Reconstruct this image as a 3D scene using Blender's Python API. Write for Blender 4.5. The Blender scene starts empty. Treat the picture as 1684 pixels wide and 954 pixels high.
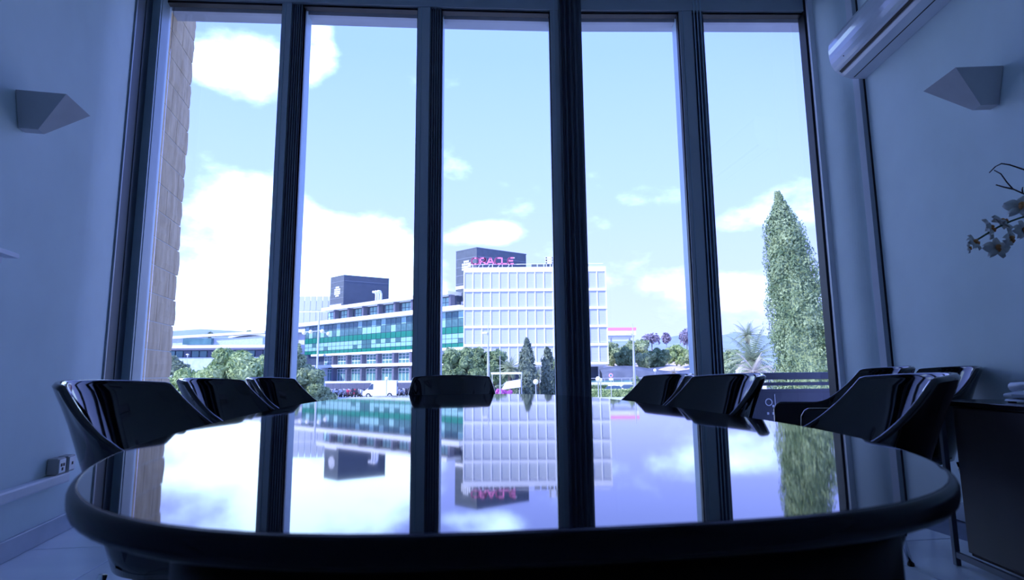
import bpy, bmesh, math, random
import numpy as np
from mathutils import Vector, Matrix
from math import sin, cos, pi, radians, sqrt, atan2

# ------------------------------------------------------------------ camera
F = 957.0; PITCH = radians(8.15); ROLL = 0.009; CZ = 0.86       # focal length in px of a 1684x954 frame
SC = bpy.context.scene
COL = SC.collection
cd = bpy.data.cameras.new('camera'); cam = bpy.data.objects.new('camera', cd); COL.objects.link(cam)
cd.sensor_width = 36.0; cd.lens = F / 1684 * 36.0; cd.clip_start = 0.02; cd.clip_end = 6000
cam.matrix_world = Matrix.Translation((0, 0, CZ)) @ Matrix.Rotation(radians(90) + PITCH, 4, 'X') @ Matrix.Rotation(-ROLL, 4, 'Z')
cd.dof.use_dof = True; cd.dof.focus_distance = 7.0; cd.dof.aperture_fstop = 6.3
SC.camera = cam

def ray(px, py):
    u = (px - 842) / F; v = -(py - 477) / F
    c, s = cos(ROLL), sin(ROLL)
    u, v = c*u + s*v, -s*u + c*v
    return Vector((u, cos(PITCH) - v*sin(PITCH), sin(PITCH) + v*cos(PITCH)))
def atY(px, py, Y):
    d = ray(px, py); t = Y / d.y
    return Vector((d.x*t, Y, CZ + d.z*t))
def atZ(px, py, Z):
    d = ray(px, py); t = (Z - CZ) / d.z
    return Vector((d.x*t, d.y*t, Z))
def onplane(px, py, x0, k):                     # vertical wall x = x0 + k*y
    d = ray(px, py); t = x0 / (d.x - k*d.y)
    return Vector((d.x*t, d.y*t, CZ + d.z*t))

# ------------------------------------------------------------------ world (sky with clouds), sun, exposure
SC.view_settings.view_transform = 'Standard'; SC.view_settings.look = 'None'
SC.view_settings.gamma = 1.0; SC.view_settings.use_curve_mapping = False
SC.view_settings.exposure = 0.45

w = bpy.data.worlds.new('sky'); SC.world = w; w.use_nodes = True
nt = w.node_tree; N = nt.nodes; L = nt.links; N.clear()
def nd(tree, t, **kw):
    n = tree.nodes.new(t)
    for k, v in kw.items(): setattr(n, k, v)
    return n
out = nd(nt, 'ShaderNodeOutputWorld'); bg = nd(nt, 'ShaderNodeBackground')
tc = nd(nt, 'ShaderNodeTexCoord'); sep = nd(nt, 'ShaderNodeSeparateXYZ')
L.new(tc.outputs['Generated'], sep.inputs[0])
ramp = nd(nt, 'ShaderNodeValToRGB'); L.new(sep.outputs['Z'], ramp.inputs[0])
els = ramp.color_ramp.elements
els[0].position = 0.0; els[0].color = (0.70, 0.83, 2.10, 1)
els[1].position = 1.0; els[1].color = (0.35, 0.60, 1.90, 1)
for p, c in ((0.12, (0.62, 0.76, 2.05, 1)), (0.30, (0.49, 0.70, 2.00, 1)), (0.50, (0.38, 0.61, 1.95, 1))):
    e = els.new(p); e.color = c
vm = nd(nt, 'ShaderNodeVectorMath', operation='MULTIPLY'); vm.inputs[1].default_value = (1.0, 1.0, 1.9)
L.new(tc.outputs['Generated'], vm.inputs[0])
noi = nd(nt, 'ShaderNodeTexNoise'); noi.inputs['Scale'].default_value = 4.2
noi.inputs['Detail'].default_value = 9; noi.inputs['Roughness'].default_value = 0.56
L.new(vm.outputs[0], noi.inputs['Vector'])
acc = noi.outputs['Fac']
# the heaps of cloud that stand over the houses, as directions in the sky: (px, py, half width, half height, weight)
for (px, py, rx, ry, wt) in ((405, 105, 95, 60, .30), (520, 60, 40, 80, .22), (380, 430, 130, 150, .34), (600, 440, 150, 95, .34),
                             (790, 385, 80, 26, .28), (1320, 330, 70, 45, .15), (1215, 365, 60, 28, .14), (1040, 470, 150, 60, .10), (1245, 480, 90, 45, .10)):
    d = ray(px, py).normalized(); rgt = Vector((d.y, -d.x, 0)).normalized(); up = rgt.cross(d)
    a, b = rx / F, ry / F
    dx = nd(nt, 'ShaderNodeVectorMath', operation='DOT_PRODUCT'); dx.inputs[1].default_value = rgt / a
    dy = nd(nt, 'ShaderNodeVectorMath', operation='DOT_PRODUCT'); dy.inputs[1].default_value = up / b
    dz = nd(nt, 'ShaderNodeVectorMath', operation='DOT_PRODUCT'); dz.inputs[1].default_value = d
    for n_ in (dx, dy, dz): L.new(tc.outputs['Generated'], n_.inputs[0])
    cb = nd(nt, 'ShaderNodeCombineXYZ'); L.new(dx.outputs['Value'], cb.inputs[0]); L.new(dy.outputs['Value'], cb.inputs[1])
    ln = nd(nt, 'ShaderNodeVectorMath', operation='LENGTH'); L.new(cb.outputs[0], ln.inputs[0])
    mr = nd(nt, 'ShaderNodeMapRange', interpolation_type='SMOOTHSTEP')
    mr.inputs['From Min'].default_value = 1.25; mr.inputs['From Max'].default_value = 0.35
    mr.inputs['To Min'].default_value = 0.0; mr.inputs['To Max'].default_value = wt
    L.new(ln.outputs['Value'], mr.inputs['Value'])
    fr = nd(nt, 'ShaderNodeMath', operation='GREATER_THAN'); fr.inputs[1].default_value = 0; L.new(dz.outputs['Value'], fr.inputs[0])
    mu = nd(nt, 'ShaderNodeMath', operation='MULTIPLY'); L.new(mr.outputs[0], mu.inputs[0]); L.new(fr.outputs[0], mu.inputs[1])
    ad = nd(nt, 'ShaderNodeMath', operation='ADD'); L.new(acc, ad.inputs[0]); L.new(mu.outputs[0], ad.inputs[1])
    acc = ad.outputs[0]
cm = nd(nt, 'ShaderNodeMapRange', interpolation_type='SMOOTHSTEP')
cm.inputs['From Min'].default_value = 0.56; cm.inputs['From Max'].default_value = 0.84
L.new(acc, cm.inputs['Value'])
mix = nd(nt, 'ShaderNodeMix', data_type='RGBA'); L.new(cm.outputs[0], mix.inputs['Factor'])
L.new(ramp.outputs[0], mix.inputs[6]); mix.inputs[7].default_value = (1.95, 2.75, 3.90, 1)
L.new(mix.outputs[2], bg.inputs['Color']); bg.inputs['Strength'].default_value = 1.0
L.new(bg.outputs[0], out.inputs[0])

sl = bpy.data.lights.new('sun', 'SUN'); so = bpy.data.objects.new('sun', sl); COL.objects.link(so)
sl.energy = 4.2; sl.color = (1.0, 0.98, 0.98); sl.angle = radians(0.6)
so.rotation_euler = Vector((0.62, 0.46, -0.64)).to_track_quat('-Z', 'Y').to_euler()
so.location = (-20, -20, 40)

# ------------------------------------------------------------------ helpers
R = random.Random(7)
def mat(name, col, rough=0.5, metal=0.0, ior=1.5, var=0.0, vscale=8.0, vstretch=(1, 1, 1), bump=0.0, col2=None, spec=0.5, coat=0.0):
    m = bpy.data.materials.new(name); m.use_nodes = True
    t = m.node_tree; b = t.nodes['Principled BSDF']
    b.inputs['Base Color'].default_value = (*col, 1); b.inputs['Roughness'].default_value = rough
    b.inputs['Metallic'].default_value = metal; b.inputs['IOR'].default_value = ior
    b.inputs['Specular IOR Level'].default_value = spec; b.inputs['Coat Weight'].default_value = coat
    if var or bump or col2:
        c = t.nodes.new('ShaderNodeTexCoord'); mp = t.nodes.new('ShaderNodeMapping'); mp.inputs['Scale'].default_value = vstretch
        n = t.nodes.new('ShaderNodeTexNoise'); n.inputs['Scale'].default_value = vscale; n.inputs['Detail'].default_value = 6
        t.links.new(c.outputs['Object'], mp.inputs[0]); t.links.new(mp.outputs[0], n.inputs['Vector'])
        if var or col2:
            r = t.nodes.new('ShaderNodeValToRGB')
            lo = tuple(max(0, x*(1-var)) for x in col) if not col2 else col
            hi = tuple(min(1, x*(1+var)) for x in col) if not col2 else col2
            r.color_ramp.elements[0].position = .32; r.color_ramp.elements[1].position = .68
            r.color_ramp.elements[0].color = (*lo, 1); r.color_ramp.elements[1].color = (*hi, 1)
            t.links.new(n.outputs['Fac'], r.inputs[0]); t.links.new(r.outputs[0], b.inputs['Base Color'])
        if bump:
            bp = t.nodes.new('ShaderNodeBump'); bp.inputs['Strength'].default_value = bump; bp.inputs['Distance'].default_value = .02
            t.links.new(n.outputs['Fac'], bp.inputs['Height']); t.links.new(bp.outputs[0], b.inputs['Normal'])
    return m

def leafmat(name, col, col2, scale=1.5):
    m = mat(name, col, .75, col2=col2, vscale=scale, spec=.2)
    t = m.node_tree; b = t.nodes['Principled BSDF']; o = t.nodes['Material Output']
    tr = t.nodes.new('ShaderNodeBsdfTranslucent'); mx = t.nodes.new('ShaderNodeMixShader'); mx.inputs[0].default_value = .25
    r = [n for n in t.nodes if n.type == 'VALTORGB'][0]
    t.links.new(r.outputs[0], tr.inputs[0]); t.links.new(b.outputs[0], mx.inputs[1]); t.links.new(tr.outputs[0], mx.inputs[2])
    t.links.new(mx.outputs[0], o.inputs[0])
    return m

def glassmat(name, tint=(.97, .985, 1.0)):
    m = bpy.data.materials.new(name); m.use_nodes = True; t = m.node_tree; t.nodes.clear()
    o = t.nodes.new('ShaderNodeOutputMaterial'); mx = t.nodes.new('ShaderNodeMixShader')
    tr = t.nodes.new('ShaderNodeBsdfTransparent'); tr.inputs[0].default_value = (*tint, 1)
    gl = t.nodes.new('ShaderNodeBsdfGlossy'); gl.inputs['Roughness'].default_value = 0.0
    fr = t.nodes.new('ShaderNodeFresnel'); fr.inputs[0].default_value = 1.45
    t.links.new(fr.outputs[0], mx.inputs[0]); t.links.new(tr.outputs[0], mx.inputs[1]); t.links.new(gl.outputs[0], mx.inputs[2])
    t.links.new(mx.outputs[0], o.inputs[0]); return m

class MB:
    """collects verts and faces of one mesh"""
    def __init__(s): s.v = []; s.f = []
    def add(s, vs, fs):
        o = len(s.v); s.v += [tuple(x) for x in vs]; s.f += [tuple(i + o for i in f) for f in fs]; return s
    def box(s, x0, x1, y0, y1, z0, z1):
        return s.add([(x0,y0,z0),(x1,y0,z0),(x1,y1,z0),(x0,y1,z0),(x0,y0,z1),(x1,y0,z1),(x1,y1,z1),(x0,y1,z1)],
                     [(3,2,1,0),(4,5,6,7),(0,1,5,4),(1,2,6,5),(2,3,7,6),(3,0,4,7)])
    def hexa(s, b, t):                           # bottom quad, top quad (ccw from above)
        return s.add(list(b) + list(t), [(3,2,1,0),(4,5,6,7),(0,1,5,4),(1,2,6,5),(2,3,7,6),(3,0,4,7)])
    def prism(s, poly, z0, z1):
        n = len(poly)
        a = sum(poly[i][0]*poly[(i+1) % n][1] - poly[(i+1) % n][0]*poly[i][1] for i in range(n))
        if a < 0: poly = poly[::-1]
        return s.add([(x, y, z0) for x, y in poly] + [(x, y, z1) for x, y in poly],
                     [tuple(range(n-1, -1, -1)), tuple(range(n, 2*n))] + [(i, (i+1) % n, n+(i+1) % n, n+i) for i in range(n)])
    def rings(s, rs, closed=True, caps=True):    # loft through rings of equal length
        n = len(rs[0]); vs = [p for r in rs for p in r]; fs = []
        for i in range(len(rs)-1):
            for j in range(n if closed else n-1):
                k = (j+1) % n; fs.append((i*n+j, i*n+k, (i+1)*n+k, (i+1)*n+j))
        if caps and closed:
            fs.append(tuple(range(n-1, -1, -1))); m = (len(rs)-1)*n; fs.append(tuple(range(m, m+n)))
        return s.add(vs, fs)
    def tube(s, pts, r, n=8, cap=True):
        pts = [Vector(p) for p in pts]; rs = []
        rad = r if isinstance(r, (list, tuple)) else [r]*len(pts)
        for i, p in enumerate(pts):
            d = (pts[min(i+1, len(pts)-1)] - pts[max(i-1, 0)]).normalized()
            a = d.orthogonal().normalized() if abs(d.z) < .99 else Vector((1, 0, 0))
            if abs(d.z) < .99: a = d.cross(Vector((0, 0, 1))).normalized()
            b = d.cross(a).normalized()
            rs.append([p + (a*cos(2*pi*k/n) + b*sin(2*pi*k/n))*rad[i] for k in range(n)])
        return s.rings(rs, True, cap)
    def lathe(s, prof, c=(0, 0, 0), n=16, cap=True):
        return s.rings([[(c[0]+r*cos(2*pi*k/n), c[1]+r*sin(2*pi*k/n), c[2]+z) for k in range(n)] for r, z in prof], True, cap)
    def ball(s, c, r, n=12, m=8, sz=1.0):
        return s.lathe([(max(1e-4, r*sin(pi*i/m)), -r*sz*cos(pi*i/m)) for i in range(m+1)], c, n)
    def data(s, name, m=None, smooth=False):
        me = bpy.data.meshes.new(name); me.from_pydata(s.v, [], s.f); me.update()
        if m: me.materials.append(m)
        if smooth: me.polygons.foreach_set('use_smooth', [True]*len(me.polygons))
        return me
    def build(s, name, m, parent=None, smooth=False, bevel=0.0, seg=2, fix=False):
        me = s.data(name, m, smooth)
        if bevel or fix:
            bm = bmesh.new(); bm.from_mesh(me)
            if fix: bmesh.ops.recalc_face_normals(bm, faces=bm.faces)
            if bevel:
                ed = [e for e in bm.edges if len(e.link_faces) == 2 and e.calc_face_angle(0) > .5]
                bmesh.ops.bevel(bm, geom=ed, offset=bevel, segments=seg, profile=.5, affect='EDGES', clamp_overlap=True)
            bm.to_mesh(me); bm.free()
            if smooth: me.polygons.foreach_set('use_smooth', [True]*len(me.polygons))
        return link(name, me, parent)
def link(name, me, parent=None, loc=None, rz=None, rot=None):
    o = bpy.data.objects.new(name, me); COL.objects.link(o)
    if parent: o.parent = parent
    if loc is not None: o.location = loc
    if rz is not None: o.rotation_euler = (0, 0, rz)
    if rot is not None: o.rotation_euler = rot
    return o
def tag(o, label, cat, group=None, kind=None):
    if label: o['label'] = label
    if cat: o['category'] = cat
    if group: o['group'] = group
    if kind: o['kind'] = kind
    return o
def thing(name, label, cat, loc=(0, 0, 0), rz=0, group=None, kind=None):
    o = bpy.data.objects.new(name, None); COL.objects.link(o); o.empty_display_size = .1
    o.location = loc; o.rotation_euler = (0, 0, rz)
    return tag(o, label, cat, group, kind)
def struct(o, label=None, cat=None):
    o['kind'] = 'structure'
    if label: o['label'] = label
    if cat: o['category'] = cat
    return o
def copy_tree(o, parent=None):
    c = o.copy(); COL.objects.link(c); c.parent = parent
    for ch in list(o.children): copy_tree(ch, c)
    return c
def lerp(a, b, t): return a + (b-a)*t
def sst(a, b, x):
    t = min(1, max(0, (x-a)/(b-a))); return t*t*(3-2*t)

# ------------------------------------------------------------------ materials
M = {}
M['wall'] = mat('wall_paint', (.82, .96, .97), .7, var=.03, vscale=3, bump=.05)
M['wallback'] = mat('dark_back_wall_paint', (.22, .25, .29), .7, var=.04, vscale=2)
M['ceil'] = mat('ceiling_paint', (.82, .95, .95), .8, var=.02, vscale=2)
M['marble'] = mat('floor_marble', (.74, .84, .90), .22, col2=(.86, .94, .97), vscale=1.6, vstretch=(1, 2.5, 1))
M['grout'] = mat('floor_grout', (.22, .27, .36), .8, var=.1)
M['skirt'] = mat('marble_skirting', (.46, .54, .62), .25, col2=(.58, .66, .74), vscale=3)
M['white'] = mat('white_plastic', (.78, .84, .92), .35, var=.02)
M['trunk'] = mat('white_trunking', (.86, .90, .96), .4, var=.02)
M['alu'] = mat('grey_window_aluminium', (.42, .47, .52), .38, .25, var=.04, vscale=2, vstretch=(1, 1, .2))
M['alu_dark'] = mat('dark_window_aluminium', (.10, .12, .15), .42, .25, var=.06, vscale=2, vstretch=(1, 1, .2))
M['alu_light'] = mat('pale_window_frame', (.42, .55, .62), .4, var=.03)
M['gasket'] = mat('black_rubber', (.006, .007, .01), .5, var=.1)
M['glass'] = glassmat('window_glass')
M['stone'] = mat('sandstone', (.46, .34, .19), .9, col2=(.62, .48, .29), vscale=14, vstretch=(1, 1, .25), bump=.5)
M['mortar'] = mat('sandstone_mortar', (.58, .54, .44), .9, var=.08, vscale=10)
M['black'] = mat('black_lacquer', (.0035, .004, .006), .035, ior=2.05, var=.1, vscale=2)
M['rim'] = mat('black_satin_rim', (.004, .005, .008), .25, ior=1.22, var=.1, vscale=4)
M['base'] = mat('black_table_base', (.003, .0035, .005), .4, ior=1.2, var=.1)
M['chair'] = mat('black_gloss_shell', (.0015, .002, .0035), .05, ior=1.6, var=.1)
M['seat'] = mat('black_leather_seat', (.006, .006, .008), .45, var=.2, vscale=30)
M['chrome'] = mat('chrome', (.7, .74, .8), .12, 1.0, var=.03)
M['wenge'] = mat('dark_wood_front', (.020, .014, .013), .45, col2=(.030, .022, .020), vscale=5, vstretch=(1, 1, .1))
M['wenge_top'] = mat('dark_polished_top', (.010, .009, .011), .12, var=.2, vscale=6)
M['plaster'] = mat('pale_plaster', (.58, .60, .62), .8, var=.05, vscale=8)
M['ac'] = mat('glossy_white_plastic', (.74, .80, .88), .12, var=.02, coat=.5)
M['ac2'] = mat('satin_white_plastic', (.70, .76, .84), .4, var=.02)
M['socket'] = mat('grey_socket_plastic', (.45, .44, .42), .45, var=.05)
M['dark'] = mat('dark_slot', (.004, .004, .006), .6, var=.1)
M['petal'] = mat('orchid_petal', (.62, .63, .58), .6, var=.06, vscale=20)
M['lip'] = mat('orchid_lip', (.55, .16, .05), .5, col2=(.65, .42, .12), vscale=40)
M['twig'] = mat('dark_twig', (.025, .018, .016), .7, var=.2)
M['leafgreen'] = mat('orchid_leaf', (.05, .12, .05), .4, var=.15)
M['pot'] = mat('white_ceramic', (.7, .72, .74), .25, var=.02)
# outdoors
M['asphalt'] = mat('pale_asphalt', (.50, .53, .54), .9, var=.08, vscale=.3)
M['concrete'] = mat('terrace_concrete', (.40, .42, .45), .9, var=.08, vscale=2)
M['cladding'] = mat('white_cladding', (.80, .82, .84), .6, var=.02, vscale=.5)
def louvremat():
    m = mat('white_louvre_panel', (.62, .68, .76), .6); t = m.node_tree; b = t.nodes['Principled BSDF']
    c = t.nodes.new('ShaderNodeTexCoord'); wv = t.nodes.new('ShaderNodeTexWave'); wv.bands_direction = 'Z'; wv.wave_profile = 'SAW'
    wv.inputs['Scale'].default_value = 1.1; t.links.new(c.outputs['Object'], wv.inputs['Vector'])
    r = t.nodes.new('ShaderNodeValToRGB'); r.color_ramp.elements[0].color = (.44, .49, .52, 1); r.color_ramp.elements[1].color = (.60, .63, .65, 1)
    t.links.new(wv.outputs['Fac'], r.inputs[0]); t.links.new(r.outputs[0], b.inputs['Base Color'])
    bp_ = t.nodes.new('ShaderNodeBump'); bp_.inputs['Strength'].default_value = .4; bp_.inputs['Distance'].default_value = .1
    t.links.new(wv.outputs['Fac'], bp_.inputs['Height']); t.links.new(bp_.outputs[0], b.inputs['Normal'])
    return m
M['louvre'] = louvremat()
M['tower'] = mat('blue_grey_brick', (.095, .12, .145), .8, var=.10, vscale=1.2)
M['tower2'] = mat('blue_grey_joint', (.22, .26, .30), .8, var=.05)
M['aqua'] = mat('aqua_glass', (.22, .44, .44), .15, col2=(.36, .60, .59), vscale=.35)
M['aqua_dark'] = mat('dark_teal_glass', (.035, .11, .125), .12, col2=(.13, .28, .29), vscale=.3)
M['green'] = mat('green_glass_band', (.008, .20, .13), .3, var=.12, vscale=.3)
M['pier'] = mat('grey_pier', (.12, .13, .19), .7, var=.1)
M['shade'] = mat('dark_recess_glass', (.05, .07, .12), .2, var=.2, vscale=.4)
M['pink'] = mat('pink_red_letters', (.98, .26, .52), .5, var=.03)
M['steel'] = mat('galvanised_steel', (.55, .58, .62), .5, .3, var=.05)
M['mast'] = mat('grey_mast_paint', (.42, .45, .48), .5, var=.05)
M['globe'] = mat('opal_globe', (.85, .82, .74), .35, var=.03)
M['vanw'] = mat('white_van_paint', (.82, .84, .86), .3, var=.02)
M['vang'] = mat('grey_van_doors', (.42, .46, .56), .4, var=.04)
M['cardark'] = mat('dark_car_paint', (.06, .08, .13), .2, var=.1)
M['carglass'] = mat('car_glass', (.05, .09, .15), .08, var=.1)
M['tyre'] = mat('tyre', (.012, .012, .014), .8, var=.1)
M['bikeb'] = mat('motorcycle_black', (.03, .03, .05), .35, var=.2)
M['biker'] = mat('motorcycle_red', (.65, .06, .12), .35, var=.1)
M['bikew'] = mat('motorcycle_grey', (.55, .57, .62), .35, var=.1)
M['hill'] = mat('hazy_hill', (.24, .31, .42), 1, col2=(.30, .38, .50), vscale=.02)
M['sand'] = mat('sandy_bank', (.68, .56, .46), .95, col2=(.50, .42, .34), vscale=.5)
M['shadebank'] = mat('painted_shade_bank', (.085, .10, .14), .95, col2=(.15, .17, .22), vscale=.6)  # dark blue-grey carries the shadow on the slope as colour
M['cyp'] = leafmat('cypress_foliage', (.14, .22, .11), (.42, .52, .28), 2.2)
M['cypd'] = leafmat('dark_cypress_foliage', (.11, .16, .13), (.26, .32, .23), 1.0)
M['fol1'] = leafmat('pale_green_leaves', (.26, .38, .15), (.54, .64, .32), 1.6)
M['fol2'] = leafmat('ficus_leaves', (.12, .20, .09), (.36, .46, .24), .9)
M['fol3'] = leafmat('olive_green_leaves', (.24, .33, .17), (.46, .54, .32), .5)
M['fol4'] = leafmat('dark_bush_leaves', (.15, .21, .15), (.34, .42, .28), .5)
M['palm'] = leafmat('palm_fronds', (.25, .33, .18), (.48, .52, .36), .8)
M['dry'] = leafmat('dry_fronds', (.40, .36, .30), (.60, .56, .50), .8)
M['mauve'] = leafmat('mauve_blossom', (.22, .20, .30), (.40, .36, .46), .6)
M['magenta'] = leafmat('magenta_blossom', (.62, .12, .50), (.80, .35, .70), 1.5)
M['bark'] = mat('bark', (.16, .13, .10), .9, var=.3, vscale=6, bump=.4)
M['railing'] = mat('dark_railing_paint', (.035, .045, .065), .45, var=.15, vscale=4)

# ------------------------------------------------------------------ room shell
LW = (-1.74, -0.24)           # left wall  x = a + k*y
RW = (2.40, 0.053)            # right wall
BACK = -2.4; HC = 4.15
def lx(y): return LW[0] + LW[1]*y
def rx(y): return RW[0] + RW[1]*y
WIN = [(-2.78, 4.335), (-1.755, 4.40), (-.655, 4.478), (.455, 4.54), (1.535, 4.56), (2.60, 4.582)]   # inner face of the bowed glazing

fl = struct(MB().prism([(lx(BACK)-.2, BACK-.2), (rx(BACK)+.2, BACK-.2), (2.95, 4.9), (-3.1, 4.9)], -.16, -.012).build('floor', M['grout']),
            'polished blue-grey marble tile floor of the meeting room', 'floor')
tile = .60; tm = MB().box(-.297, .297, -.297, .297, -.012, 0).data('tile', M['marble'])
bmt = bmesh.new(); bmt.from_mesh(tm); bmesh.ops.bevel(bmt, geom=[e for e in bmt.edges], offset=.002, segments=1, affect='EDGES'); bmt.to_mesh(tm); bmt.free()
for i in range(-7, 8):
    for j in range(-5, 8):
        x, y = i*tile, j*tile + .1
        c, s = cos(.14), sin(.14)
        X, Y = x*c - y*s, x*s + y*c
        if Y < BACK+.25 or Y > 4.5 or X < lx(Y)+.05 or X > rx(Y)-.05: continue
        link('tile', tm, fl, (X, Y, 0), .14)
struct(MB().prism([(lx(BACK)-.2, BACK-.2), (rx(BACK)+.2, BACK-.2), (2.95, 4.75), (-3.1, 4.65)], HC, HC+.2).build('ceiling', M['ceil']),
       'pale ceiling above the meeting table', 'ceiling')
YL = 3.40
wl = struct(MB().prism([(lx(BACK-.2), BACK-.2), (lx(YL), YL), (lx(YL)-.2, YL), (lx(BACK-.2)-.2, BACK-.2)], 0, HC).build('wall_left', M['wall']),
            'plain white painted wall on the side of the sandstone pillar', 'wall')
struct(MB().prism([(rx(BACK-.2), BACK-.2), (rx(BACK-.2)+.2, BACK-.2), (rx(4.03)+.2, 4.03), (rx(4.03), 4.03)], 0, HC).build('wall_right', M['wall']),
       'plain white painted wall behind the sideboard', 'wall')
struct(MB().prism([(lx(BACK)-.2, BACK-.2), (rx(BACK)+.2, BACK-.2), (rx(BACK)+.2, BACK), (lx(BACK)-.2, BACK)], 0, HC).build('wall_back', M['wallback']),
       'dark painted wall at the end of the room opposite the windows', 'wall')
# left: cable trunking ledge, marble skirting
def strip_left(name, y0, y1, z0, z1, d, m, bevel=0):
    return MB().prism([(lx(y0), y0), (lx(y1), y1), (lx(y1)+d, y1+.24*d), (lx(y0)+d, y0+.24*d)], z0, z1).build(name, m, None, bevel=bevel)
struct(strip_left('trim_1', BACK+.05, 3.40, .275, .335, .045, M['trunk'], .012), 'white cable trunking running low along the wall with the sockets', 'trim')
struct(strip_left('wall_left_lower', BACK+.05, 3.45, .10, .275, .018, M['wall']), 'lower band of the wall between trunking and skirting', 'wall')
struct(strip_left('baseboard_left', BACK+.05, 3.55, 0, .10, .035, M['skirt'], .004), 'grey marble skirting under the white cable trunking', 'baseboard')
yb0, yb1 = BACK+.02, 3.98
struct(MB().prism([(rx(yb0)-.02, yb0), (rx(yb0), yb0), (rx(yb1), yb1), (rx(yb1)-.02, yb1)], 0, .10).build('baseboard_right', M['skirt']),
       'grey marble skirting behind the sideboard', 'baseboard')

# window corner on the left: splayed jamb with stepped frame profiles
def vstrip(name, poly, z0, z1, m, parent=None, bevel=0):
    return MB().prism(poly, z0, z1).build(name, m, parent, bevel=bevel)
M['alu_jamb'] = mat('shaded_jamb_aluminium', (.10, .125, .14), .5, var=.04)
jl = thing('trim_2', 'stepped grey window jamb between the plain wall and the sandstone pillar', 'window jamb', (-2.8, 4.3, 0)); jl['kind'] = 'structure'
def rel(poly, o): return [(x-o[0], y-o[1]) for x, y in poly]
o2 = (-2.8, 4.3)
def pxx(px, y, py=509):                          # lateral position of a plumb line seen at this pixel, at depth y
    return atY(px, py, y).x
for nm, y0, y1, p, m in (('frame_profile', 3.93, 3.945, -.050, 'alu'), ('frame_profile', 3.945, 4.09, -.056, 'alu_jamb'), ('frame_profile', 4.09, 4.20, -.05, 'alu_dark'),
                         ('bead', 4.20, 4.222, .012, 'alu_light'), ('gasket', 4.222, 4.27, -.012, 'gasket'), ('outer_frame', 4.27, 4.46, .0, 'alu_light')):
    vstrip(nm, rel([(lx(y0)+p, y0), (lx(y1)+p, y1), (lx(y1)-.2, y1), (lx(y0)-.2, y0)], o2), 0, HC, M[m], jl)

ncas = 8; cs_ = [(lx(lerp(3.40, 3.935, i/ncas)) - .065*(i/ncas)**1.6, lerp(3.40, 3.935, i/ncas)) for i in range(ncas+1)]
vstrip('casing', rel(cs_ + [(lx(3.935)-.25, 3.935), (lx(3.40)-.25, 3.40)], o2), 0, HC, M['wall'], jl)

# mullions: grey post, grooved dark post and pale outer frame
def mullion(n, label, xL, xM, xR, xB, yw, kind):
    """xL..xM grey post, xM..xR dark grooved post at depth yw, xR..xB pale reveal of the outer frame"""
    cx = (xL+xR)/2
    t = thing('trim_%d' % n, label, 'mullion', (cx, yw, 0)); t['kind'] = 'structure'
    b = lambda a, c, y0, y1, nm, m: MB().box(a-cx, c-cx, y0-yw, y1-yw, 0, HC).build(nm, M[m], t)
    b(xL, xM, yw, yw+.07, 'post', 'alu')
    b(xL-.008, xL, yw+.02, yw+.07, 'gasket', 'gasket')
    b(xL+.030, xL+.034, yw-.006, yw, 'bead', 'alu_light')
    g = MB(); k = 5; wd = (xR-xM)/k
    for i in range(k):
        g.box(xM-cx+i*wd, xM-cx+i*wd+wd*.62, .016, .075, 0, HC)
        g.box(xM-cx+i*wd+wd*.62, xM-cx+(i+1)*wd, .034, .075, 0, HC)
    g.build('grooved_post', M['alu_dark'], t)
    if kind == 'tape':
        for i in range(3):
            b(xM+.012+i*.028, xM+.020+i*.028, yw-.012, yw-.004, 'blind_cord', 'alu_light')
    if kind == 'drape':
        d = MB(); nn = 40; f = []; bk = []
        for i in range(nn+1):
            q = i/nn; x = lerp(xM-.02, xR+.035, q)-cx; y = -.03 - .012*sin(q*pi*9) - .006*sin(q*31)
            f.append((x, y)); bk.append((x, y+.012))
        poly = f + bk[::-1]; d.prism(poly, .02, HC-.12)
        d.build('dark_curtain', M['alu_dark'], t, smooth=False)
    b(xR-.004, xR, yw+.03, yw+.075, 'gasket', 'gasket')
    b(xL + (.0 if xB > xR else .035), xR - (.0 if xB > xR else .03), yw+.075, yw+(.215 if xB > xR else .16), 'outer_frame', 'alu_light')
    return t
def xz(px, y, py): return atY(px, py, y).x
def mull(n, label, tops, bots, yw, kind=''):
    xs = []
    for i in range(4):
        xt = xz(tops[i], yw + (.09 if i == 3 else 0), 8); xb_ = xz(bots[i], yw + (.09 if i == 3 else 0), 600)
        xs.append((xt+xb_)/2)
    return mullion(n, label, *xs, yw, kind)
mull(3, 'grey window mullion nearest to the sandstone pillar', (464, 480, 497, 508), (434, 451, 472, 483), 4.41)
mull(4, 'grey window mullion rising behind the chair at the head of the table', (686, 705, 726, 732), (680, 703, 722, 729), 4.48)
mull(5, 'dark window mullion hung with a gathered curtain before the white louvred building', (904, 922, 949, 949), (916, 934, 962, 962), 4.54, 'drape')
mull(6, 'grey window mullion with blind cords next to the tall cypress', (1115, 1136, 1156, 1156), (1148, 1171, 1194, 1194), 4.565, 'tape')

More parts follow.
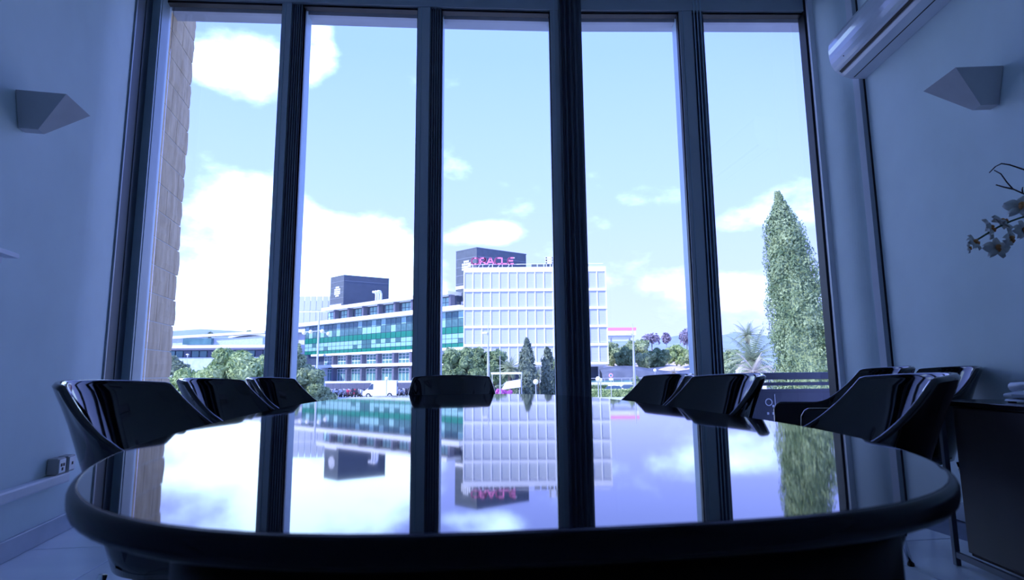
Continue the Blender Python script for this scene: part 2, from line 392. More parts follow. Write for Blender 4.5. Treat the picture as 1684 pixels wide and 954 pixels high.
# header frame, outer eave
def wy(x):
    for (x0, y0), (x1, y1) in zip(WIN, WIN[1:]):
        if x <= x1 or (x1, y1) == WIN[-1]: return y0 + (y1-y0)*(x-x0)/(x1-x0)
def bowstrip(name, off0, off1, z0, z1, m, x0=-2.9, x1=2.75, bevel=0):
    xs = [x0 + (x1-x0)*i/14 for i in range(15)]
    return MB().prism([(x, wy(x)+off0) for x in xs] + [(x, wy(x)+off1) for x in reversed(xs)], z0, z1).build(name, m, bevel=bevel)
HZ = 3.90
struct(bowstrip('trim_7', .0, .10, HZ, HZ+.10, M['alu']), 'grey metal head frame across the top of the tall windows', 'window frame')
struct(bowstrip('trim_8', .03, .09, HZ-.018, HZ, M['gasket']), 'black gasket line under the window head frame', 'window frame')
struct(bowstrip('wall_front_upper', -.02, .14, HZ+.10, HC, M['ceil']), 'strip of wall above the tall windows', 'wall')
struct(bowstrip('trim_9', .14, .285, HZ-.02, HZ+.3, M['concrete'], -3.3, 3.2), 'concrete eave outside above the tall windows', 'eave')
struct(bowstrip('window_sill', -.03, .14, 0, .12, M['alu_dark']), 'low dark sill under the tall windows', 'window sill')
for i in range(5):
    (x0, y0), (x1, y1) = WIN[i], WIN[i+1]
    wn = thing('window_%d' % (i+1), ['tall clear window pane beside the sandstone pillar', 'tall clear window pane showing the green glass building',
        'tall clear window pane showing the pink rooftop letters', 'tall clear window pane showing the parked cars', 'tall clear window pane showing the big cypress'][i],
        'window', ((x0+x1)/2, (y0+y1)/2, 0)); wn['kind'] = 'structure'
    cx, cy = (x0+x1)/2, (y0+y1)/2; o_ = .10
    MB().prism([(x0-cx, y0-cy+o_), (x1-cx, y1-cy+o_), (x1-cx, y1-cy+o_+.006), (x0-cx, y0-cy+o_+.006)], .10, HZ+.02).build('pane', M['glass'], wn)
    MB().prism([(x0-cx, y0-cy+o_-.015), (x1-cx, y1-cy+o_-.015), (x1-cx, y1-cy+o_+.02), (x0-cx, y0-cy+o_+.02)], .10, .17).build('bottom_rail', M['alu_dark'], wn)

# right corner: slim black frame, pale jamb, rounded column casing, pilaster strip
cr = thing('wall_column', 'rounded white column casing between the last window and the air conditioner wall', 'column', (2.6, 4.3, 0)); cr['kind'] = 'structure'
o3 = (2.6, 4.3)
vstrip('frame_profile', rel([(pxx(1366, 4.60, 560), 4.58), (pxx(1372, 4.58, 560), 4.56), (2.85, 4.56), (2.85, 4.68), (pxx(1366, 4.6, 560), 4.68)], o3), 0, HC, M['gasket'], cr)
pts = [(pxx(1372, 4.575, 560), 4.575), (pxx(1376, 4.52, 560), 4.52), (pxx(1387, 4.50, 560), 4.50)]
vstrip('jamb', rel(pts + [(2.85, 4.50), (2.85, 4.575)], o3), 0, HC, M['trunk'], cr)
cv = []
for i in range(15):
    q = i/14; px = lerp(1385, 1448, q); y = lerp(4.50, 4.10, q) - .05*sin(pi*q)
    cv.append((pxx(px, y, 560), y))
cc = MB(); poly = rel(cv + [(2.85, 4.10), (2.85, 4.50)], o3)
cc.prism(poly, 0, HC); cc.build('casing', M['wall'], cr, smooth=False)
vstrip('pilaster', rel([(pxx(1444, 4.10, 560), 4.10), (pxx(1455, 4.045, 560), 4.045), (2.85, 4.045), (2.85, 4.10)], o3), 0, HC, M['trunk'], cr)
vstrip('pilaster_edge', rel([(pxx(1455, 4.045, 560), 4.045), (pxx(1463, 4.035, 560), 4.034), (2.85, 4.034), (2.85, 4.045)], o3), 0, HC, M['alu'], cr)
vstrip('gasket', rel([(pxx(1462, 4.036, 560), 4.0345), (2.85, 4.0345), (2.85, 4.02), (rx(4.02)+.006, 4.02)], o3), 0, HC, M['gasket'], cr)

# ------------------------------------------------------------------ conference table
TC = (-.1344, 1.9792); TA, TB, TN, TR = 1.522, .704, 3.0, .1385
def sup(a, b, n=TN, k=120):
    r = []
    for i in range(k):
        t = 2*pi*i/k; c, s = cos(t), sin(t)
        r.append((b*math.copysign(abs(c)**(2/n), c), a*math.copysign(abs(s)**(2/n), s)))
    return r
tb = thing('conference_table', 'long oval black lacquered conference table with mirror-like top', 'table', (*TC, 0), TR)
MB().prism(sup(TA-.009, TB-.009), .72, .74).build('table_top', M['black'], tb)
prof = [(.0092, .7385), (.0085, .7397), (.005, .7388), (.002, .7365), (.0, .732), (0, .722), (.002, .715), (.006, .7125), (.012, .712), (.27, .712)]
MB().rings([[(x, y, z) for x, y in sup(TA-d, TB-d)] for d, z in prof], True, False).build('table_rim', M['rim'], tb, smooth=True)
bp = [(.06, .24, .715), (.06, .24, .60), (.07, .245, .55), (.12, .28, .49), (.20, .31, .40), (.28, .34, .28), (.34, .36, .14), (.36, .37, .05), (.33, .35, .04), (.33, .35, 0)]
MB().rings([[(x, y, z) for x, y in sup(TA-da, TB-db, 5.5)] for da, db, z in bp], True, True).build('table_base', M['base'], tb, smooth=True)

# ------------------------------------------------------------------ tub chairs
def chair_proto():
    a, b, yf = .305, .290, .25; t0 = radians(50)
    path = []                                    # (x, y, nx, ny, top)
    ne, ns = 34, 12
    L1 = .205                                    # run from corner to end of curve
    def top(th, ys):
        if ys is None and abs(th) <= t0: return .848 - .012*(abs(th)/t0)**2
        run = L1*(abs(th)-t0)/(pi/2-t0) if ys is None else L1 + ys
        q = min(1, run/.20); z = .664 + .172*(1-q)**2.0
        if ys is not None and ys > yf-.07:
            w_ = (ys-(yf-.07))/.07; z -= .12*(1-sqrt(max(0, 1-w_*w_)))
        return z
    for i in range(ns, 0, -1):
        ys = yf*i/ns; path.append((a+.012*i/ns, ys, 1, 0, top(pi/2, ys)))
    for i in range(ne*2+1):
        th = pi/2 - pi*i/(ne*2)
        n = Vector((sin(th)/a, -cos(th)/b, 0)).normalized()
        path.append((a*sin(th), -b*cos(th), n.x, n.y, top(th, None)))
    for i in range(1, ns+1):
        ys = yf*i/ns; path.append((-a-.012*i/ns, ys, -1, 0, top(pi/2, ys)))
    z0, T = .375, .020
    ks = [0, .12, .28, .45, .62, .78, .88, .94, .98, 1]
    cols = []
    for (x, y, nx, ny, zt) in path:
        back = max(0, -y/b)
        corner = math.exp(-((back-.57)/.22)**2) if zt > .70 else 0
        inner, outer = [], []
        for k in ks:
            z = lerp(z0, zt, k); h = (z-z0)/.47
            s_ = lerp(.70, 1.0, min(1, h*1.02)); yy = y*s_ - .09*(h-.39)*back
            fl_ = sst(.80, 1, k)*(.006*back + .012*corner)
            inner.append(Vector((x*s_ + nx*fl_, yy + ny*fl_, z)))
            outer.append(Vector((x*s_ + nx*(fl_+T), yy + ny*(fl_+T), z-.004*(k == 1))))
        n = Vector((nx, ny, 0))
        rim = [inner[-1] + n*T*.3 + Vector((0, 0, .005)), inner[-1] + n*T*.7 + Vector((0, 0, .004))]
        cols.append(inner + rim + outer[::-1])
    m = MB(); m.rings(cols, True, True)
    t = thing('tub_chair', '', 'chair')
    del t['category']
    m.build('shell', M['chair'], t, smooth=True, fix=True)
    hp = [(x*.68, y*.66+.045*max(0, -y/b)) for x, y, *_ in path]
    MB().prism(hp, .355, .40).build('seat_pan', M['chair'], t, bevel=.008)
    sc = MB()
    rr = []
    for sc_, z in ((.60, .402), (.62, .42), (.63, .445), (.60, .458), (.48, .466), (.25, .470)):
        rr.append([(x*sc_, y*sc_+.03*max(0, -y/b), z) for x, y, *_ in path])
    sc.rings(rr, True, True); sc.build('seat_cushion', M['seat'], t, smooth=True, fix=True)
    for sx in (-1, 1):
        for sy in (-1, 1):
            l = MB(); l.tube([(sx*.17, sy*.15, .37), (sx*.175, sy*.155, .33), (sx*.225, sy*.205, .012)], .010, 10)
            lg = l.build('leg', M['chrome'], t, smooth=True)
            MB().lathe([(.013, 0), (.014, .004), (.012, .014)], (sx*.226, sy*.206, 0), 10).build('foot_glide', M['dark'], lg)
    return t
CH = chair_proto(); first = [True]
def chair(label, x, y, facing, scale=1.0):
    """facing: world angle the seat opens to"""
    o = CH if first[0] else copy_tree(CH); first[0] = False
    o.location = (x, y, 0); o.rotation_euler = (0, 0, facing - pi/2); o.scale = (scale,)*3
    tag(o, label, 'chair', 'glossy black tub chairs'); return o
FR = TR                                           # facing right across the table
chair('glossy black tub chair at the table next to the wall sockets', -.89, 1.72, .06)
chair('glossy black tub chair at the table, second from the wall sockets', -1.035, 2.54, .02)
chair('glossy black tub chair at the table in front of the mullion near the sandstone pillar', -1.075, 3.24, -.045)
chair('glossy black tub chair facing the viewer at the window end of the table', -.375, 3.70, TR - pi/2)
chair('glossy black tub chair at the table in front of the parked cars', .525, 2.93, pi + .16)
chair('glossy black tub chair at the table in front of the mullion with blind cords', .575, 2.25, pi + .14)
chair('glossy black tub chair at the table closest to the sideboard', .785, 1.635, pi - .25)
chair('glossy black tub chair pulled away from the table below the rounded column', 1.60, 3.00, pi - .22, 1.03)
chair('glossy black tub chair standing against the wall beyond the sideboard', 2.19, 3.33, pi - .12, 1.03)

# ------------------------------------------------------------------ sideboard and what stands on it
SR = -.053; SH = .722; sbp = atZ(1531, 657.2, SH); SB = (sbp.x+.012, sbp.y-.012)
sb = thing('sideboard', 'low dark wooden sideboard standing along the plain wall', 'sideboard', (*SB, 0), SR)
MB().box(-.012, .52, -1.95, .012, SH-.022, SH).build('top', M['wenge_top'], sb, bevel=.003)
MB().box(.035, .50, -1.88, -.075, .06, SH-.022).build('body', M['wenge'], sb)
for i in range(4):
    y1 = -.08 - i*.45; dr = MB().box(.018, .035, y1-.444, y1, .075, SH-.03).build('door', M['wenge'], sb, bevel=.002)
    MB().box(.010, .018, y1-.05 if i % 2 else y1-.40, (y1-.05 if i % 2 else y1-.40)+.012, .42, .56).build('handle', M['alu_dark'], dr)
for lx_ in (.0, .48):
    for ly in (-.012, -1.93):
        MB().box(lx_, lx_+.022, ly-.008, ly+.014, 0, SH-.022).build('leg', M['alu_dark'], sb, bevel=.002)
for lx_ in (.0, .48):
    MB().box(lx_+.002, lx_+.018, -1.93, -.02, .035, .06).build('stretcher', M['alu_dark'], sb)
def on_sb(px, py, dz=0):
    return atZ(px, py, SH + dz)
ph = on_sb(1640, 661)
tp = thing('desk_telephone', 'white desk telephone with a grey display lying on the sideboard', 'telephone', (ph.x+.01, ph.y-.02, SH), SR)
MB().hexa([(0, -.26, .004), (.17, -.26, .004), (.17, 0, .004), (0, 0, .004)], [(.006, -.255, .014), (.165, -.255, .03), (.165, -.005, .03), (.006, -.005, .014)]).build('base', M['white'], tp, bevel=.003)
MB().hexa([(.0, -.26, .019), (.17, -.26, .034), (.17, .0, .034), (.0, .0, .019)], [(.0, -.26, .036), (.17, -.26, .058), (.17, .0, .058), (.0, .0, .036)]).build('console', M['white'], tp, bevel=.006)
MB().box(-.003, .002, -.20, -.05, .022, .034).build('display', M['skirt'], tp)
hs = MB(); hs.tube([(.03, -.25, .062), (.03, -.20, .072), (.03, -.08, .072), (.03, -.02, .062)], [.02, .014, .014, .02], 10); hs.build('handset', M['white'], tp, smooth=True)
for fx in (.02, .15):
    for fy in (-.24, -.02): MB().box(fx-.01, fx+.01, fy-.01, fy+.01, 0, .005).build('foot_pad', M['dark'], tp)

OY = 2.12
ob = Vector((2.27, 1.98, SH))
orc = thing('orchid', 'white moth orchid with red-orange throats leaning over the sideboard', 'orchid', ob)
def orl(px, py, dy=0): return atY(px, py, OY+dy) - ob
MB().lathe([(.045, 0), (.060, .01), (.070, .10), (.074, .13), (.066, .13), (.06, .11)], (0, 0, 0), 20).build('pot', M['pot'], orc, smooth=True)
for k in range(5):
    a = k*1.3; lf = MB(); rr = []
    for i in range(9):
        q = i/8; wd = .030*sin(pi*min(1, q*.93+.05)); r_ = .02+.19*q; z = .12+.10*sin(q*2.2)-.03*q
        c = Vector((r_*cos(a), r_*sin(a), z)); s_ = Vector((-sin(a), cos(a), 0))*wd
        rr.append([c-s_, c+Vector((0, 0, -.01)), c+s_, c+Vector((0, 0, -.006))])
    lf.rings(rr, True, True); lf.build('leaf', M['leafgreen'], orc, smooth=True)
p1, p2, p3, p4 = orl(1700, 330), orl(1660, 356), orl(1628, 384), orl(1600, 398)
def bez(pts, n=24):
    r = []
    for i in range(n+1):
        t = i/n; q = [Vector(p) for p in pts]
        while len(q) > 1: q = [q[j].lerp(q[j+1], t) for j in range(len(q)-1)]
        r.append(q[0])
    return r
st = MB(); st.tube(bez([(0, 0, .08), (.0, .0, .45), (.0, .02, .80), p1, p2, p3, p4]), .0035, 7); st.build('stem', M['leafgreen'], orc, smooth=True)
MB().tube([(.02, .02, .05), (.03, .05, .75), orl(1735, 300)], .004, 6).build('twig', M['twig'], orc)
for pl in (((1735, 300), (1684, 279), (1660, 271), (1647, 269), (1637, 274), (1627, 284)), ((1735, 335), (1684, 319), (1666, 311), (1656, 300), (1646, 286), (1635, 280)),
           ((1666, 311), (1652, 308), (1638, 304)), ((1682, 318), (1681, 312), (1682, 308)), ((1735, 335), (1740, 420))):
    pts = [orl(*p) for p in pl]
    MB().tube(pts, [.0032 - .0018*i/len(pts) for i in range(len(pts))], 6).build('twig', M['twig'], orc, smooth=True)
def petal_mesh(lw, ln):
    m = MB(); top, bot = [], []; nu, nv = 7, 8; vs = []; fs = []
    for i in range(nv+1):
        q = i/nv; wd = lw*sin(pi*(.06+.90*q))**.7
        for j in range(nu):
            s_ = j/(nu-1)*2-1
            vs.append((s_*wd, q*ln, .010*sin(q*2.6) - .012*s_*s_*q))
    for i in range(nv):
        for j in range(nu-1):
            k = i*nu+j; fs.append((k, k+1, k+nu+1, k+nu))
    n = len(vs); vs2 = vs + [(x, y, z-.0012) for x, y, z in vs]
    fs2 = fs + [tuple(reversed([i+n for i in f])) for f in fs]
    m.add(vs2, fs2); return m
PET = petal_mesh(.021, .042).data('petal', M['petal'], True); SEP = petal_mesh(.013, .040).data('sepal', M['petal'], True)
lm = MB(); lm.ball((0, .004, .010), .008, 8, 6, 1.2); lm.tube([(0, -.002, .008), (0, -.010, .016), (0, -.018, .014)], [.007, .006, .002], 7); LIP = lm.data('lip', M['lip'], True)
CORE = MB().ball((0, 0, .002), .006, 8, 6).data('flower_core', M['petal'], True)
for i, (px, py, sz, tx, tz, sp) in enumerate(((1600, 400, .85, 1.2, .5, 0), (1623, 377, 1.05, 1.35, .9, .2), (1638, 409, 1.05, 1.45, -.2, .1), (1645, 368, 1.0, .6, .4, .5),
                                          (1678, 342, 1.25, 1.2, -.6, .3), (1680, 380, 1.0, 1.5, .2, .0), (1657, 392, .95, 1.8, .5, -.3), (1592, 408, .5, 1.6, .8, .4))):
    fl_ = link('flower', CORE, orc, orl(px, py, .02*((i % 3)-1)), rot=(tx, sp, tz)); fl_.scale = (sz,)*3
    for me, an in ((PET, -1.45), (PET, 1.45), (SEP, 0), (SEP, 2.5), (SEP, -2.5)):
        link('petal', me, fl_, (0, 0, 0), rot=(.12, 0, an))
    link('lip', LIP, fl_, (0, 0, .004))

# ------------------------------------------------------------------ wall sconces
def sconce(label, px, py, wall, side, ln=.25, out_=.215, h=.17):
    p = onplane(px, py, *wall); rz = atan2(-wall[1], 1)
    t = thing('wall_sconce', label, 'wall lamp', p, rz, 'faceted plaster sconces')
    s = side
    T = [(0.004*s, 0), (out_*s, 0), (out_*s, ln), (0.004*s, ln)]
    B = [(0.004*s, ln*.22), (out_*.40*s, ln*.22), (out_*.40*s, ln*.45), (0.004*s, ln*.45)]
    sh = MB(); inn = .012
    Ti = [(.012*s, inn), ((out_-inn)*s, inn), ((out_-inn)*s, ln-inn), (.012*s, ln-inn)]
    Bi = [(.012*s, ln*.22+inn), ((out_*.40-inn)*s, ln*.22+inn), ((out_*.40-inn)*s, ln*.45-inn), (.012*s, ln*.45-inn)]
    rr = [[(x, y, -h+.02) for x, y in Bi], [(x, y, 0) for x, y in Ti], [(x, y, 0) for x, y in T], [(x, y, -h) for x, y in B]]
    sh.rings(rr, True, True); sh.build('shade', M['plaster'], t, fix=True)
    bl = MB(); bl.lathe([(.010, -.11), (.018, -.095), (.020, -.08), (.012, -.06), (.002, -.055)], (.055*s, ln*.36, 0), 10); bl.build('bulb', M['pot'], t, smooth=True)
    MB().box(min(0, .004*s), max(0, .004*s), ln*.15, ln*.85, -h*.6, -.02).build('back_plate', M['plaster'], t)
sconce('faceted white plaster sconce on the wall above the sockets', 24, 147, LW, 1)
sconce('faceted white plaster sconce on the wall beside the air conditioner', 1651, 108, RW, -1, .26, .24, .185)

# ------------------------------------------------------------------ air conditioner on the right wall
pa = onplane(1423.6, 129.7, *RW)
ac = thing('air_conditioner', 'glossy white split air conditioner mounted high on the wall by the column', 'air conditioner', pa, -atan2(RW[1], 1))
LA = -1.0
def acx(prof, y0, y1, name, m, smooth=False):
    r0 = [(-d, y0, z) for d, z in prof]; r1 = [(-d, y1, z) for d, z in prof]
    return MB().rings([r0, r1], True, True).build(name, m, ac, smooth=smooth, fix=True)
acx([(0.002, 0), (.10, .004), (.16, .022), (.205, .060), (.232, .12), (.240, .20), (.232, .28), (.195, .32), (0.002, .32)], LA, 0, 'body', M['ac2'])
fp = [(.209, .066), (.222, .086), (.234, .115), (.242, .15), (.246, .19), (.246, .23), (.241, .27), (.228, .30), (.205, .325), (.195, .32), (.20, .08)]
acx(fp, LA-.004, .004, 'front_panel', M['ac'])
acx([(.102, .001), (.160, .018), (.180, .032), (.176, .040), (.155, .028), (.10, .010)], LA+.03, -.03, 'louvre_flap', M['ac'])
acx([(.094, .000), (.101, .000), (.101, .012), (.094, .012)], LA+.03, -.03, 'slot', M['dark'])
acx([(.183, .036), (.198, .050), (.192, .062), (.176, .046)], LA+.03, -.03, 'outlet_slot', M['dark'])
MB().ball((-.229, -.16, .098), .004, 8, 6).build('indicator', M['dark'], ac)

# ------------------------------------------------------------------ sockets, shelf end on the left wall
for (px, py, lab) in ((74, 782, 'grey surface socket box with three holes, farther from the sandstone pillar'), (92, 770, 'grey surface socket box with one hole, nearer to the sandstone pillar')):
    p = onplane(px, py, *LW)
    t = thing('wall_socket', lab, 'socket', (p.x, p.y, .337), atan2(-LW[1], 1), 'socket boxes on the trunking')
    MB().box(0.002, .055, 0, .085, 0, .088).build('box', M['socket'], t, bevel=.006)
    MB().box(.055, .060, .008, .077, .008, .080).build('face_plate', M['white'], t, bevel=.002)
    for (hy, hz) in (((.030, .050), (.055, .050), (.042, .028)) if px == 74 else ((.042, .045),)):
        MB().box(.0595, .0612, hy-.008, hy+.008, hz-.008, hz+.008).build('socket_hole', M['dark'], t)
p = onplane(8, 418, *LW)
sh = thing('wall_ledge', 'end of a thin white ledge on the wall below the sconce', 'shelf', (p.x, p.y, p.z-.02), atan2(-LW[1], 1))
MB().box(0, .06, -.7, 0, 0, .022).build('board', M['white'], sh, bevel=.003)
MB().box(0, .012, -.66, -.04, -.03, 0).build('cleat', M['white'], sh)

# ================================================================== outdoors
GZ = -2.6                                          # street level, about a floor below the room
# terrace in front of the glazing and the street
struct(MB().prism([(-3.3, 4.66), (3.4, 4.88), (3.4, 6.6), (-3.3, 6.4)], -.3, -.04).build('terrace_floor', M['concrete']), 'narrow concrete terrace outside the tall windows', 'terrace')
struct(MB().box(-400, 400, 6.6, 700, GZ-.5, GZ).build('ground', M['asphalt']), 'pale asphalt ground of the street and car park', 'ground')

# sandstone pillar wall continuing the left wall outside
SWK = (-1.84, -.22)
def sx(y): return SWK[0] + SWK[1]*y
ps = Vector((sx(4.45), 4.45, -.04)); rzs = atan2(-SWK[1], 1)
sw = thing('stone_pillar', 'rough sandstone block pillar standing outside the window beside the plain wall', 'pillar', ps, rzs)
YE = .62                                           # length of the visible return
MB().box(-.42, -.0025, .0, YE-.03, 0, 4.75).build('core', M['mortar'], sw)
def block(x0, x1, y0, y1, z0, z1, rough_end, seed):
    r = random.Random(seed); m = MB(); ny, nz = 3, 4
    g = lambda i, j: (lerp(y0, y1, i/ny), lerp(z0, z1, j/nz))
    vs = []
    for i in range(ny+1):
        for j in range(nz+1):
            y, z = g(i, j); e = 1 if 0 < i < ny and 0 < j < nz else .15
            bulge = rough_end*(.012 + .026*r.random())*sin(pi*(j+.35)/(nz+.7)) if i == ny else 0
            vs.append((x1 + .001 + r.uniform(0, .009)*e, y + bulge, z))
    for i in range(ny+1):
        for j in range(nz+1):
            y, z = g(i, j); vs.append((x0, y + (vs[i*(nz+1)+j][1]-y), z))
    n = (ny+1)*(nz+1); I = lambda i, j: i*(nz+1)+j; fs = []
    for i in range(ny):
        for j in range(nz):
            fs.append((I(i, j), I(i+1, j), I(i+1, j+1), I(i, j+1))); fs.append((n+I(i, j+1), n+I(i+1, j+1), n+I(i+1, j), n+I(i, j)))
    for i in range(ny):
        fs.append((I(i+1, 0), I(i, 0), n+I(i, 0), n+I(i+1, 0))); fs.append((I(i, nz), I(i+1, nz), n+I(i+1, nz), n+I(i, nz)))
    for j in range(nz):
        fs.append((I(0, j), I(0, j+1), n+I(0, j+1), n+I(0, j))); fs.append((I(ny, j+1), I(ny, j), n+I(ny, j), n+I(ny, j+1)))
    return m.add(vs, fs)
hb = .222
for j in range(21):
    z0 = j*hb + .005; z1 = (j+1)*hb - .005
    cut = (.10, .36, .22, .46)[j % 4] + R.uniform(-.03, .03)
    e = YE + R.uniform(-.02, .015)
    block(-.42, 0, .0, cut-.004, z0, z1, 0, 100+j).build('stone_block', M['stone'], sw)
    block(-.42, 0, cut+.004, e, z0, z1, 1, 300+j).build('stone_block', M['stone'], sw)

# terrace railing in front of the cypress
RY = 5.5
pr = atY(1238, 690, RY); pr2 = atY(1440, 690, RY)
ra = thing('terrace_railing', 'dark metal terrace railing outside the window below the cypress', 'railing', (pr.x, RY, -.04))
WR = pr2.x - pr.x; ztop = atY(1310, 612.5, RY).z + .04
def zr(py): return atY(1310, py, RY).z + .04
MB().box(0, WR, -.035, .035, zr(624), ztop).build('top_rail', M['railing'], ra, bevel=.008)
MB().box(0, WR, -.015, .015, zr(634), zr(628.5)).build('rail', M['railing'], ra, bevel=.003)
MB().box(0, WR, -.015, .015, zr(645), zr(639.5)).build('rail', M['railing'], ra, bevel=.003)
MB().box(0, WR, -.012, .012, .05, zr(641.5)).build('panel', M['railing'], ra, bevel=.003)
for q in (.0, 1.0):
    MB().box(q*WR-.025, q*WR+.025, -.025, .025, 0, zr(620)).build('post', M['railing'], ra, bevel=.004)
cxm = atY(1263, 660, RY).x - pr.x
rg = MB(); rr = []
for i in range(25):
    a = 2*pi*i/24; rr.append([(cxm+r_*cos(a), y_, zr(661)+r_*sin(a)) for r_, y_ in ((.026, -.018), (.034, -.018), (.034, -.010), (.026, -.010))])
rg.rings(rr, True, False); rg.build('ring_ornament', M['steel'], ra, smooth=False, fix=True)
for (px, py) in ((1262, 680), (1270.5, 680), (1270.5, 668)):
    c = atY(px, py, RY); MB().box(c.x-pr.x-.009, c.x-pr.x+.009, -.018, -.011, c.z+.03, c.z+.052).build('plate_ornament', M['steel'], ra)
MB().box(cxm+.055, cxm+.062, -.018, -.012, zr(688), zr(648)).build('ornament_bar', M['steel'], ra)

# ------------------------------------------------------------------ foliage helpers
rng = np.random.default_rng(5)
def cards(name, P, Nn, size, m, parent, aspect=1.6, jitter=.6, droop=0.0):
    """one mesh of many small leaf quads at points P with rough normals Nn"""
    n = len(P); Nn = Nn + rng.normal(size=(n, 3))*jitter; Nn /= np.linalg.norm(Nn, axis=1, keepdims=True) + 1e-9
    A = np.cross(Nn, rng.normal(size=(n, 3))); A /= np.linalg.norm(A, axis=1, keepdims=True) + 1e-9
    if droop: A[:, 2] -= droop; A /= np.linalg.norm(A, axis=1, keepdims=True)
    B = np.cross(Nn, A); s = size*(.6+.8*rng.random((n, 1)))
    A = A*s*aspect*.5; B = B*s*.5
    V = np.stack([P-A, P+B*.9, P+A, P-B*.9], 1).reshape(-1, 3)
    me = bpy.data.meshes.new(name); me.vertices.add(4*n); me.vertices.foreach_set('co', V.ravel())
    me.loops.add(4*n); me.loops.foreach_set('vertex_index', np.arange(4*n, dtype=np.int32))
    me.polygons.add(n); me.polygons.foreach_set('loop_start', np.arange(0, 4*n, 4, dtype=np.int32))
    me.update(calc_edges=True); me.validate(); me.materials.append(m)
    o = link(name, me, parent); o['kind'] = 'stuff'; return o
def clump_points(cs, rs, n):
    """points on the outside of balls cs with radii rs"""
    i = rng.integers(0, len(cs), n); d = rng.normal(size=(n, 3)); d /= np.linalg.norm(d, axis=1, keepdims=True)
    d[:, 2] = np.where(rng.random(n) < .6, np.abs(d[:, 2]), d[:, 2])
    return cs[i] + d*rs[i][:, None]*(.75+.3*rng.random((n, 1))), d
def crown(parent, c, rad, n, leaf, m, clumps=24, csize=.38, core=True, droop=0.0, aspect=1.6):
    c = np.array(c); rad = np.array(rad)
    d = rng.normal(size=(clumps, 3)); d /= np.linalg.norm(d, axis=1, keepdims=True)
    cs = c + d*rad*(.45+.4*rng.random((clumps, 1))); rs = rad.min()*csize*(.7+.6*rng.random(clumps))
    P, D = clump_points(cs, rs, n)
    o = cards('foliage', P, D, leaf, m, parent, aspect, .6, droop)
    if core:
        k = MB()
        for q in range(clumps): k.ball(cs[q], rs[q]*.80, 8, 6)
        k.ball(c, 1, 4, 3) if False else None
        co = k.build('inner_foliage', m, parent); co['kind'] = 'stuff'
    return o
def trunk(parent, p0, p1, r, name='trunk'):
    p0, p1 = Vector(p0), Vector(p1); md = p0.lerp(p1, .5) + Vector((R.uniform(-.1, .1), 0, 0))*(p1-p0).length*.3
    MB().tube([p0, md, p1], [r, r*.8, r*.6], 8).build(name, M['bark'], parent, smooth=True)
def tree(name, label, px, pyb, Y, spec, m, leaf, n, group=None, base=GZ, cat='tree', **kw):
    """spec: list of (px, py, half width px, half height px) crowns"""
    b = atY(px, pyb, Y); t = thing(name, label, cat, (b.x, Y, base), 0, group); s = Y/F
    for (cx, cy, hw, hh) in spec:
        c = atY(cx, cy, Y) - Vector((b.x, Y, base))
        crown(t, c, (hw*s, min(hw, hh*1.5)*s, hh*s), n, leaf, m, **kw)
        trunk(t, (0, 0, 0), c, max(.05, hw*s*.08))
    return t

# big cypress
def cypress(label, pxt, pyt, Y, prof, m, n, leaf, name='cypress_tree', group=None, clumpn=700, cs=.16):
    """prof: list of (fraction of height from the ground, left px half width, right px half width)"""
    top = atY(pxt, pyt, Y); b = (top.x, Y, GZ); H = top.z - GZ; s = Y/F
    t = thing(name, label, 'tree', b, 0, group)
    def wid(f, side):
        for (f0, l0, r0), (f1, l1, r1) in zip(prof, prof[1:]):
            if f <= f1: q = (f-f0)/(f1-f0); return (lerp(l0, l1, q), lerp(r0, r1, q))[side]*s
        return 0
    C, RS, D = [], [], []
    for i in range(clumpn):
        f = rng.random()**1.15*.985; a = rng.random()*2*pi
        rL, rR = wid(f, 0), wid(f, 1); cxm_ = (rR-rL)/2; r = (rR+rL)/2
        lump = 1 + .10*sin(a*3+f*23) + .07*sin(a*5-f*41)
        q = r*lump*(.74+.22*rng.random()); sz = max(.05, min(cs, r*.5))*(.7+.7*rng.random())
        C.append((cxm_+q*cos(a), q*sin(a), f*H)); RS.append(sz)
    C = np.array(C); RS = np.array(RS)
    i = rng.integers(0, len(C), n); d = rng.normal(size=(n, 3)); d /= np.linalg.norm(d, axis=1, keepdims=True)
    P = C[i] + d*RS[i][:, None]*np.array([1, 1, 1.7])
    out_ = P*np.array([1, 1, 0]); out_ /= np.linalg.norm(out_, axis=1, keepdims=True)+1e-9
    cards('foliage', P, d+out_*.4, leaf, m, t, 2.0, .5, -.8)
    k = MB()
    rr = []
    for q in range(15):
        f = q/14*.985; rL, rR = wid(f, 0), wid(f, 1); r = max(.01, (rL+rR)/2*.76); cx_ = (rR-rL)/2
        rr.append([(cx_+r*(1+.08*sin(3*a_+f*23))*cos(a_), r*(1+.08*sin(3*a_+f*23))*sin(a_), f*H) for a_ in [2*pi*u_/18 for u_ in range(18)]])
    k.rings(rr, True, True); k.build('inner_foliage', m, t, smooth=True)
    MB().tube([(0, 0, 0), (0, 0, H*.2)], .15*s*40, 8).build('trunk', M['bark'], t)
    return t
cypress('tall dense cypress tree rising behind the terrace railing', 1277, 312, 21,
        [(0, 30, 86), (.20, 26, 92), (.36, 20, 84), (.55, 22, 62), (.70, 20, 48), (.80, 18, 36), (.88, 13, 21), (.94, 4, 11), (1, .5, .5)], M['cyp'], 62000, .055, clumpn=1300, cs=.24)
cypress('slim dark cypress beside the globe lamp in front of the white louvred building', 866, 556, 72,
        [(0, 15, 15), (.45, 13, 13), (.70, 9, 9), (.88, 4, 5), (1, .5, .5)], M['cypd'], 4000, .22, clumpn=260, cs=.28)
cypress('shorter slim dark cypress close to the curtained mullion', 900, 571, 74,
        [(0, 11, 11), (.5, 9, 9), (.75, 7, 7), (.9, 4, 4), (1, .5, .5)], M['cypd'], 3200, .22, clumpn=220, cs=.26)
